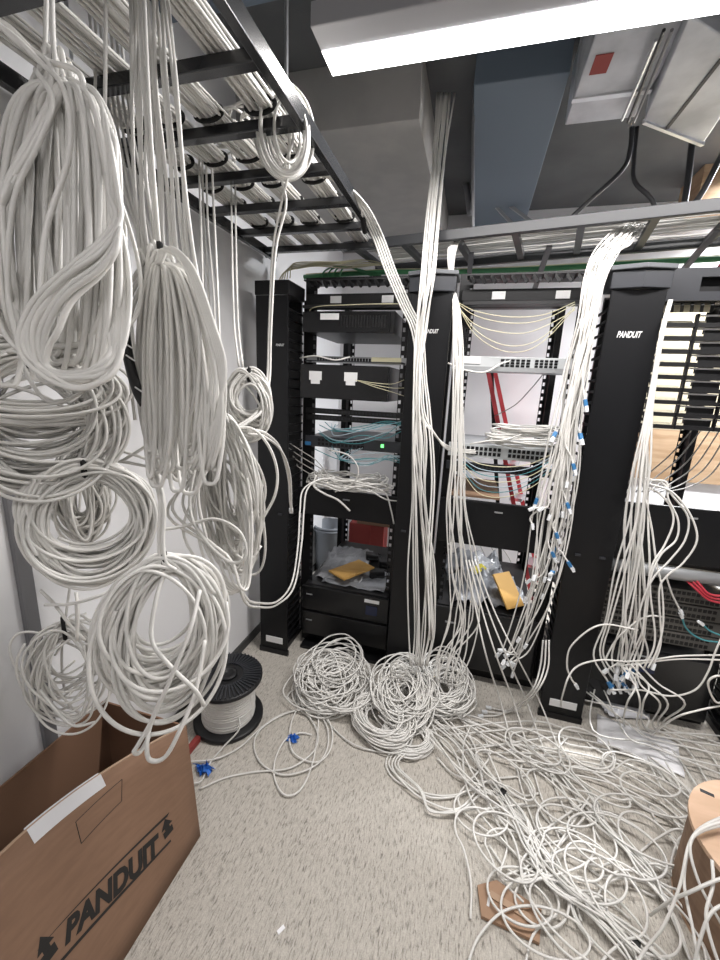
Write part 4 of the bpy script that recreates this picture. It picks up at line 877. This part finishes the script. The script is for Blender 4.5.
for k in range(7):
    y0 = 458+3*k; mt = ('yellow', 'palecable', 'teal')[k % 3]
    P = [at(463, y0-2, Y=.10), at(480, y0+6+2*k, Y=.08), at(505, y0+9+2*k, Y=.07), at(530, y0+6+k, Y=.08), at(552, y0-4, Y=.10)]
    cable('patch_lead', P, '%s lead sagging below the grey switch of the middle rack' % ('pale yellow', 'pale blue', 'teal')[k % 3], '%s leads below the middle switch' % ('pale yellow', 'pale blue', 'teal')[k % 3], r=.0020, mt=mt, k=5)
for k in range(4): cable('thin_cable', [at(470+10*k, 545, Y=1.2), at(474+12*k, 560, Y=1.2), at(468+15*k, 575, Y=1.2)], 'thin dark lead hanging against the wall behind the middle rack', 'thin leads behind the middle rack', r=.003, mt='thin', k=5)
cable('thin_cable', [at(545, 372, Y=.5), at(530, 390, Y=.6), at(515, 405, Y=.7), at(495, 416, Y=.8)], 'thin grey lead crossing the bright wall gap of the middle rack', None, r=.003, mt='thin')

# ================================================================== CARDBOARD BOX (front wall bows inwards)
BX = thing('cardboard_box', 'large open cardboard box with black print standing at the lower left', 'box', (-.02, -1.45, 0))
L_, H_, X0, Y0 = .98, .475, .228, -1.016
def bow(u): return BOW*math.sin(PI*min(1, max(0, u)))**.9
def front(u, v, off=0.):
    x = X0-.030*v*(1-u)-bow(u)*v**1.3
    return np.array([x+off, Y0-L_*u-.0*v, H_*v])
def wallgrid(fn, nu=14, nv=8): return np.array([[fn(i/(nu-1), j/(nv-1)) for j in range(nv)] for i in range(nu)])
BOW = .185
WID = .37
MB().grid(wallgrid(front)).build('front_wall', 'cardboard', BX, True, solid=.006)
def back(u, v): return np.array([X0-WID-.012*v, Y0-L_*u, H_*v])
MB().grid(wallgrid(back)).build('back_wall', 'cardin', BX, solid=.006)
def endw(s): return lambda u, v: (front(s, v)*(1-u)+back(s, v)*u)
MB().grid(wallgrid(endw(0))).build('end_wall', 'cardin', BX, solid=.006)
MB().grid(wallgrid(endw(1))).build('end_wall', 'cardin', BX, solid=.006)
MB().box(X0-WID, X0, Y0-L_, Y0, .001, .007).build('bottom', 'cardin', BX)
MB().tube([front(i/30, 1.0)+(0, 0, .001) for i in range(31)], .0042, 6).build('rim', 'cardedge', BX, True, label='pale cut edge of the front wall')
# inverse map pixel -> (u, v) on the front wall
def uv_of(pxx, pyy):
    best = None
    for i in range(0, 101):
        for j in range(0, 61):
            u, v = i/100, j/60
            d = front(u, v)-CAM; w_ = d@_f; x, y = 360+F_PX*(d@CR)/w_, 480-F_PX*(d@CU)/w_
            e = (x-pxx)**2+(y-pyy)**2
            if best is None or e < best[0]: best = (e, u, v)
    return np.array(best[1:])
def quad_fn(tl, tr_, bl, br, off=.0045):   # bilinear in (u, v) wall coordinates
    def fn(a_, b_):
        q_ = (bl*(1-a_)+br*a_)*(1-b_)+(tl*(1-a_)+tr_*a_)*b_
        return front(q_[0], q_[1], off)
    return fn
q_tl, q_tr, q_bl, q_br = uv_of(57, 925), uv_of(158, 832), uv_of(66, 945), uv_of(162, 850)
lettering('print', 'PANDUIT', 'ink', BX, quad_fn(q_tl, q_tr, q_bl, q_br), shear=.35, bold=.05)
def strip(fn, nu=16): return MB().grid(np.array([[fn(i/(nu-1), j) for j in (0, 1)] for i in range(nu)]))
for (a1, a2, b1, b2) in (((35, 948), (167, 812), (35.6, 951), (167.6, 815)), ((52, 968), (170, 838), (52.6, 971), (170.6, 841))):
    strip(quad_fn(uv_of(*a1), uv_of(*a2), uv_of(*b1), uv_of(*b2))).build('print_line', 'ink', BX)
for (cx_, cy_) in ((43, 950), (166, 828)):   # "this way up" arrows
    pl = [(-.5, -.5), (.5, -.5), (.5, -.1), (.25, -.1), (.25, .05), (.6, .05), (0, .6), (-.6, .05), (-.25, .05), (-.25, -.1), (-.5, -.1)]
    c_uv = uv_of(cx_, cy_); V = []
    for (a_, b_) in pl: V.append(front(c_uv[0]-a_*.036, c_uv[1]+b_*.115, .0045))
    MB().add(V, [(0, 1, 2, 3, 8+1, 10)] if False else [(0, 1, 2, 3, 9, 10), (3, 4, 8, 9), (4, 5, 6, 7, 8)]).build('arrow_print', 'ink', BX)
ln = [uv_of(73, 822), uv_of(120, 780), uv_of(122, 801), uv_of(78, 843)]
P = []
for a_, b_ in zip(ln, ln[1:]+ln[:1]):
    for s in np.linspace(0, 1, 6)[:-1]: P.append(front(*(a_*(1-s)+b_*s), .0035))
for i0, i1 in ((0, 5), (5, 10), (10, 15), (15, 20)): MB().tube([P[i % 20] for i in range(i0, i1+1)], .0012, 4).build('perforation', 'ink', BX)
u1, u2 = uv_of(34, 846)[0], uv_of(104, 784)[0]
G = np.array([[front(u1+(u2-u1)*i/15, v, .006) for v in (.93, .97, 1.008)]+[front(u1+(u2-u1)*i/15, 1.008, -.006), front(u1+(u2-u1)*i/15, .93, -.006)] for i in range(16)])
MB().grid(G).build('tape', 'papertape', BX, label='white paper tape over the rim')

# ================================================================== CABLE SPOOL
sp = thing('cable_spool', 'black plastic spool wound with white cable behind the box', 'cable spool', (.02, -.52, 0))
SC = (.022, -.515, 0)
rib = [(0, .0), (.16, 0), (.165, .006), (.165, .02), (.158, .024), (.07, .024), (0, .024)]
MB().lathe(SC, rib, 48).build('lower_flange', 'blackplastic', sp, True)
MB().lathe((SC[0], SC[1], .024), [(0, 0), (.118, 0), (.122, .02), (.116, .06), (.122, .10), (.117, .15), (.120, .196), (0, .196)], 40).build('wound_core', 'spoolwire', sp, True)
for k in range(19):
    z = .032+.0098*k; th = np.linspace(0, 2*PI, 40); rr = .1225+rng.normal(0, .0016)
    MB().tube(np.stack([SC[0]+rr*np.cos(th), SC[1]+rr*np.sin(th), z+.004*np.sin(th+k)], 1), .0052, 6).build('wound_cable', 'cable', sp, True)
MB().lathe((SC[0], SC[1], .222), rib, 48).build('upper_flange', 'blackplastic', sp, True)
MB().lathe((SC[0], SC[1], .246), [(0, 0), (.045, 0), (.045, .012), (.030, .012), (.030, .004), (0, .004)], 28).build('hub', 'blackplastic', sp, True)
rb = MB()
for k in range(48):
    a_ = 2*PI*k/48; c, s = math.cos(a_), math.sin(a_)
    rb.bar((SC[0]+.075*c, SC[1]+.075*s, .2485), (SC[0]+.160*c, SC[1]+.160*s, .2485), .006, .008)
rb.build('flange_ribs', 'darkgrey', sp)
cable('cable_tail', [(SC[0]+.10, SC[1]-.07, .10), (SC[0]+.12, SC[1]-.10, .06), (.10, -.68, .012), (.09, -.76, .008), (.105, -.84, .008), (.09, -.87, .02)], None, None, parent=sp)

# ================================================================== SMALL THINGS ON THE CARPET
def crumple(name, label, cat, c, s, mt, seed, hgt=.03):
    r2 = np.random.default_rng(seed); n = 9; G = np.zeros((n, n, 3))
    for i in range(n):
        for j in range(n):
            u, v = i/(n-1)*2-1, j/(n-1)*2-1
            G[i, j] = (c[0]+s*u*(1+.4*r2.normal())*.7, c[1]+s*v*(.6+.3*r2.normal())*.7, .004+hgt*abs(r2.normal())*(1-.5*(u*u+v*v)))
    return MB().grid(G).build(name, mt, None, solid=.0015, label=label, cat=cat)
p = at(205, 771, Z=0); crumple('blue_tape_scrap', 'crumpled blue tape scrap on the carpet next to the cardboard box', 'tape scrap', p, .045, 'bluetape', 4, .028)
p = at(293, 740, Z=0); crumple('blue_tape_scrap', 'small dark blue tape scrap inside the cable loops on the carpet', 'tape scrap', p, .034, 'bluetape', 9, .018)
p = at(193, 748, Z=0); one('red_scrap', MB().box(p[0]-.012, p[0]+.012, p[1]-.04, p[1]+.04, .0005, .03), 'redbox', 'small red packet at the corner of the cardboard box', 'packet', bevel=.002)
for k, (x, y, s) in enumerate(((281, 930, .010), (511, 751, .016), (534, 747, .010))):
    p = at(x, y, Z=0); one('paper_scrap', MB().obox((p[0], p[1], .002), (s*.6, s, 0), (-s*.45, s*.3, 0), (0, 0, .0015)), 'paper', ('tiny white scrap on the bare carpet in front', 'white paper scrap left of the large manager', 'tiny white scrap right beside the other scrap')[k], 'scrap')
# white sheet and clear wrap before the right rack
pa_ = at(640, 742, Z=0)
sheet('paper_sheet', 'crumpled white sheet on the carpet before the right rack', 'paper', pa_[0]-.02, pa_[1]-.02, .003, .34, .20, -.25, 'paper', .008, .002, 14, 12, .03)
pb_ = at(622, 722, Z=.0)
sheet('plastic_wrap', 'pale clear plastic wrap behind the white sheet', 'plastic wrap', pb_[0]+.02, pb_[1]+.10, .004, .22, .15, .3, 'palewrap', .015, .002, 14, 13, .05)
# flattened carton piece
q4 = [at(477, 888, Z=0), at(496, 883, Z=0), at(541, 912, Z=0), at(539, 946, Z=0), at(481, 919, Z=0)]
tq = thing('carton_flap', 'torn brown carton piece lying on the carpet among the cables', 'carton piece', q4[0])
MB().prism([(a_[0], a_[1], .002) for a_ in q4], (0, 0, .012)).build('board', 'brownpaper', tq)
pl_ = at(489, 899, Z=.016); MB().obox((pl_[0], pl_[1], .0150), (.004, .020, 0), (.004, -.001, 0), (0, 0, .0006)).build('sticker', 'whitelabel', tq)
e0, e1 = at(490, 893, Z=.02), at(537, 922, Z=.02); MB().bar((e0[0], e0[1], .017), (e1[0], e1[1], .017), .02, .006).build('folded_edge', 'cardedge', tq)
# wooden reel at the right edge
RR = .25; RH = .30
rc = at(688, 815, Z=RH); rcx, rcy = rc[0]+RR*.96, rc[1]-.07
rl = thing('wooden_reel', 'wooden cable reel with a round plywood top standing at the right edge', 'cable reel', (rcx, rcy, 0))
MB().lathe((rcx, rcy, .001), [(0, 0), (RR*.965, 0), (RR*.965, .014), (0, .014)], 56).build('lower_flange', 'plydisc', rl)
MB().lathe((rcx, rcy, .015), [(0, 0), (RR*.965, 0), (RR*.965, RH-.016), (0, RH-.016)], 56).build('wrapped_drum', 'cardlight', rl, label='brown wrapped drum')
MB().lathe((rcx, rcy, RH), [(0, 0), (RR, 0), (RR, .014), (0, .014)], 64).build('upper_flange', 'plydisc', rl)
ps_ = at(707, 793, Z=RH+.014); MB().obox((ps_[0], ps_[1], RH+.0148), (.018, -.006, 0), (.002, .006, 0), (0, 0, .0007)).build('slot', 'cond', rl, label='dark slot in the flange')
for pts in ([(735, 812, .36), (704, 826, .345), (691, 842, .325), (684, 880, .26), (693, 930, .20), (704, 990, .12)],
            [(735, 818, .36), (702, 829, .345), (689, 845, .325), (680, 885, .25), (664, 925, .16), (645, 950, .08), (625, 985, .02)],
            [(735, 822, .35), (700, 832, .34), (690, 848, .325), (700, 885, .27), (722, 925, .22)],
            [(650, 915, .05), (672, 900, .20), (690, 892, .27), (712, 882, .31), (740, 872, .33)],
            [(712, 860, .33), (713, 885, .30), (706, 915, .25), (714, 950, .20), (730, 990, .14)],
            [(735, 900, .28), (712, 912, .26), (700, 940, .20), (690, 985, .10)]):
    cable('network_cable', [at(x_, y_, Z=z_) for x_, y_, z_ in pts], 'white cable running over the wooden reel at the right edge', 'cables over the wooden reel', r=.0045)

# ================================================================== COILS ON THE FLOOR
def floor_coil(label, cx, cy, rx, ry, n, nl, hgt, tilt=0., rot=0., jit=.25, ring=0., tails=()):
    t = thing('cable_coil', label, 'cable coil', (cx, cy, 0))
    for c in range(n):
        N = int(nl*14); th = np.linspace(0, 2*PI*nl, N)+rng.uniform(0, 6)
        fr = 1-jit*np.abs(np.tanh(smooth_noise(N, 7, .9))); z = R_C+hgt*rng.uniform(.02, 1)+.15*hgt*smooth_noise(N, 5, .6)
        x = rx*fr*np.cos(th)+(.015+ring)*np.tanh(smooth_noise(N, 11, 1.)); y = ry*fr*np.sin(th)+(.015+ring)*np.tanh(smooth_noise(N, 11, 1.))
        tl = tilt*rng.uniform(.4, 1.1)
        z = z+tl*(y+ry)*.5
        X = cx+x*math.cos(rot)-y*math.sin(rot); Y = cy+x*math.sin(rot)+y*math.cos(rot)
        cable('cable', np.stack([X, Y, np.maximum(z, R_C+.001)], 1), None, None, parent=t, sm=4)
    for P in tails: cable('cable_tail', P, None, None, parent=t)
    return t
floor_coil('messy white cable heap on the carpet before the left rack', *at(331, 682, Z=.05)[:2], .205, .19, 17, 3, .10, .55, jit=.75, ring=.05)
lp = at(308, 655, Z=.14)
T2 = floor_coil('upright white cable coil on the carpet under the tall drop', *at(403, 697, Z=.08)[:2], .145, .15, 13, 4, .12, 1.0, jit=.55, ring=.03)
th = np.linspace(0, 4*PI, 30); c_ = at(398, 672, Z=.22)
cable('cable', np.stack([c_[0]+.042*np.cos(th), c_[1]+.004*th, c_[2]+.04*np.sin(th)], 1), None, None, parent=T2)
floor_coil('white cable coil leaning against the middle rack foot', *at(444, 690, Z=.08)[:2], .135, .13, 13, 4, .12, 1.0, jit=.55, ring=.03)
floor_coil('dense flat white cable coil in front of the two upright coils', *at(382, 725, Z=.02)[:2], .165, .12, 12, 3, .07, .25, rot=-.5, jit=.45)
floor_coil('tight flat white cable coil beside the tangle on the carpet', *at(408, 738, Z=.02)[:2], .115, .10, 8, 3, .05, .1, jit=.3)

# ================================================================== LOOSE CABLES ON THE CARPET
FL = 'white cable curling in the big tangle on the carpet'
def fp(pts, z0=.006, zj=.010): return [at(x, y, Z=max(.006, z0+zj*rng.uniform(0, 1))) for x, y in pts]
# left loops, followed from the photo
for pts, lb in (
 ([(186, 762), (215, 759), (240, 747), (262, 727), (283, 714), (310, 710), (325, 722), (328, 745), (316, 765), (285, 775), (262, 764), (254, 745), (262, 728), (290, 712), (330, 706)], 'white cable from the box corner making the big left loop on the carpet'),
 ([(200, 789), (225, 778), (255, 772), (290, 768), (313, 752), (318, 735), (310, 718), (300, 710), (297, 700)], 'white cable running from the box to the left loops on the carpet'),
 ([(318, 705), (318, 730), (312, 765), (300, 790), (285, 795), (275, 780), (275, 760), (285, 740), (300, 733), (312, 735)], 'white cable drooping in the frontmost left loop on the carpet'),
 ([(303, 700), (292, 720), (290, 745), (300, 758), (318, 762), (330, 750), (332, 730), (322, 712), (300, 705)], 'small loop of white cable around the dark blue scrap'),
 ([(318, 708), (335, 730), (355, 745), (380, 752), (400, 752)], 'white cable sweeping from the messy heap to the flat coils')):
    cable('network_cable', fp(pts), lb, None)
cable('network_cable', fp([(122, 928), (119, 948), (112, 985)]), 'white cable peeking out at the front foot of the cardboard box', None)
# sweeps from the flat coils to the right
for k in range(5):
    d = 5*k
    cable('network_cable', fp([(392+d, 748), (386+d*.6, 765), (400+d+rng.normal(0, 4), 782+d*.4), (430, 796+d*.8+rng.normal(0, 3)), (460, 794+d*rng.uniform(-.5, 1.5)), (490, 780+d*rng.uniform(-1, 1.5)), (525, 786+rng.uniform(-20, 40))], .006+.004*k), 'white cable curving from the flat coils into the tangle', 'curved cables entering the tangle')
# sheaf A: parallel strands running diagonally to the lower right
for k in range(10):
    d = rng.normal(0, 1.4); u = (k/9*2-1)
    w1 = rng.uniform(-1, 1); pts = [(405+16*u, 690+6*d), (430+18*u, 716+5*d), (455+20*u+4*d, 745), (487+16*u-8*w1, 782+3*d), (515+10*u+4*w1, 815), (532+8*w1+3*d, 848), (556+12*w1, 880+4*d), (590+8*u+12*w1, 908+6*u), (630+18*w1+6*d, 945), (665+30*w1, 990)]
    cable('network_cable', fp(pts, .008, .045), 'white cable in the sheaf running diagonally to the lower right', 'diagonal sheaf on the carpet')
# sheaf B: arcs to the right
for k in range(7):
    d = rng.normal(0, 1); u = (k/6*2-1)
    pts = [(455+10*u, 715+8*u), (500+8*d, 735+10*u), (545, 765+12*u+4*d), (585+6*d, 800+14*u), (615+8*u, 836+12*u), (645+4*d, 868+6*u), (668+6*u, 905+10*u), (690, 960)]
    cable('network_cable', fp(pts, .008, .04), 'white cable in the second sheaf arching across the middle of the tangle', 'second sheaf on the carpet')
# curves along the back, from the right cluster
for k in range(7):
    d = rng.normal(0, 1); u = k/6*2-1
    pts = [(470+40*u, 745+18*u+5*d), (520+14*d, 745+24*u), (570, 752+22*u), (620+8*d, 765+22*u), (665, 790+24*u+4*d), (705, 830+24*u), (740, 870+20*u)]
    cable('network_cable', fp(pts, .008, .03), 'white cable trailing along the rear of the tangle to the right edge', 'rear cables of the tangle')
for k in range(5):
    d = rng.normal(0, 1); u = k/4*2-1
    pts = [(590+14*u, 690+5*d), (625+12*d, 725+10*u), (650, 738+8*u), (690+6*d, 748+14*u), (740, 760+22*u)]
    cable('network_cable', [at(x, y, Z=.10*(1-i/4)+.02+.015*rng.uniform()) for i, (x, y) in enumerate(pts)], 'white cable running from the foot of the large manager along the white sheet', 'cables by the white sheet')
# free loops: centre, radii (px) laid on the carpet as true rings
def ring_cable(x, y, r1, r2, ang, turns, lead, z0):
    c = at(x, y, Z=.01); N = int(14*turns)+2; th = np.linspace(0, 2*PI*turns, N)+rng.uniform(0, 6)
    dr_ = np.array([rng.normal(0, .03), rng.normal(0, .03)]); s = np.linspace(-1, 1, N)
    fr = 1+.12*smooth_noise(N, 6, .8)
    X = r1*fr*np.cos(th); Y = r2*fr*np.sin(th)
    P = np.stack([c[0]+X*math.cos(ang)-Y*math.sin(ang)+dr_[0]*s, c[1]+X*math.sin(ang)+Y*math.cos(ang)+dr_[1]*s, z0+.012+.012*np.abs(smooth_noise(N, 5, .9))], 1)
    t0 = P[0]-P[1]; t1 = P[-1]-P[-2]; t0[2] = t1[2] = 0
    t0 /= np.linalg.norm(t0); t1 /= np.linalg.norm(t1)
    n0 = np.array([-t0[1], t0[0], 0])*rng.choice([-1, 1]); n1 = np.array([-t1[1], t1[0], 0])*rng.choice([-1, 1])
    A_ = [P[0]+t0*lead*.9+n0*lead*.35, P[0]+t0*lead*.45+n0*lead*.08]; B_ = [P[-1]+t1*lead*.45+n1*lead*.08, P[-1]+t1*lead*.9+n1*lead*.35]
    for q_ in A_+B_: q_[2] = .008+.01*rng.uniform()
    return np.vstack([A_, P, B_])
spots = [(583, 753, .125, .11), (500, 850, .12, .10), (575, 835, .12, .10), (520, 900, .10, .08), (530, 880, .11, .09), (610, 850, .17, .12), (640, 830, .16, .11), (560, 800, .14, .10), (600, 790, .12, .05), (480, 815, .13, .10),
         (590, 880, .14, .10), (620, 905, .15, .11), (650, 850, .10, .12), (540, 930, .13, .08), (575, 920, .15, .09), (640, 780, .15, .09), (655, 800, .13, .10), (505, 780, .12, .08), (535, 755, .13, .09), (610, 930, .14, .09), (650, 925, .12, .12), (560, 860, .10, .08), (600, 820, .20, .12), (545, 820, .16, .10), (625, 870, .19, .12),
         (575, 775, .17, .09), (520, 825, .15, .11), (690, 780, .14, .10), (660, 760, .16, .08), (485, 760, .11, .08)]
for k, (x, y, r1, r2) in enumerate(spots[:22]):
    cable('network_cable', ring_cable(x, y, r1*rng.uniform(.9, 1.1), r2*rng.uniform(.9, 1.1), rng.uniform(-.7, .3), rng.uniform(1.0, 1.8), rng.uniform(.08, .20), .004+.03*rng.uniform()), FL, 'loops in the big tangle')
for k in range(4):
    pts = [(440+rng.uniform(-10, 40), 700+rng.uniform(-8, 30)), (470+rng.uniform(-20, 30), 745+rng.uniform(-10, 10)), (480+rng.uniform(-25, 30), 800), (485+rng.uniform(-10, 40), 850+rng.uniform(-15, 15)), (520+rng.uniform(-20, 40), 880), (560+rng.uniform(-30, 40), 850+rng.uniform(-30, 30)), (590, 800+rng.uniform(-30, 30))]
    cable('network_cable', fp(pts, .008, .03), 'white cable wandering along the near side of the tangle', 'wandering cables on the near side')
one('black_clip', MB().obox(at(636, 945, Z=.03), (.006, .014, 0), (.010, -.005, 0), (0, 0, .004)), 'blackplastic', 'small black clip on the diagonal cable sheaf', 'clip')
one('black_clip', MB().obox(at(503, 792, Z=.03), (.006, .010, 0), (.010, -.005, 0), (0, 0, .006)), 'blackplastic', 'black clip where curved cables enter the tangle', 'clip')

# ================================================================== RENDER LOOK
S.view_settings.view_transform = 'Standard'; S.view_settings.look = 'None'; S.view_settings.gamma = 1; S.view_settings.use_curve_mapping = False
S.view_settings.exposure = .22
S.cycles.use_denoising = True
S.cycles.max_bounces = 8; S.cycles.diffuse_bounces = 4
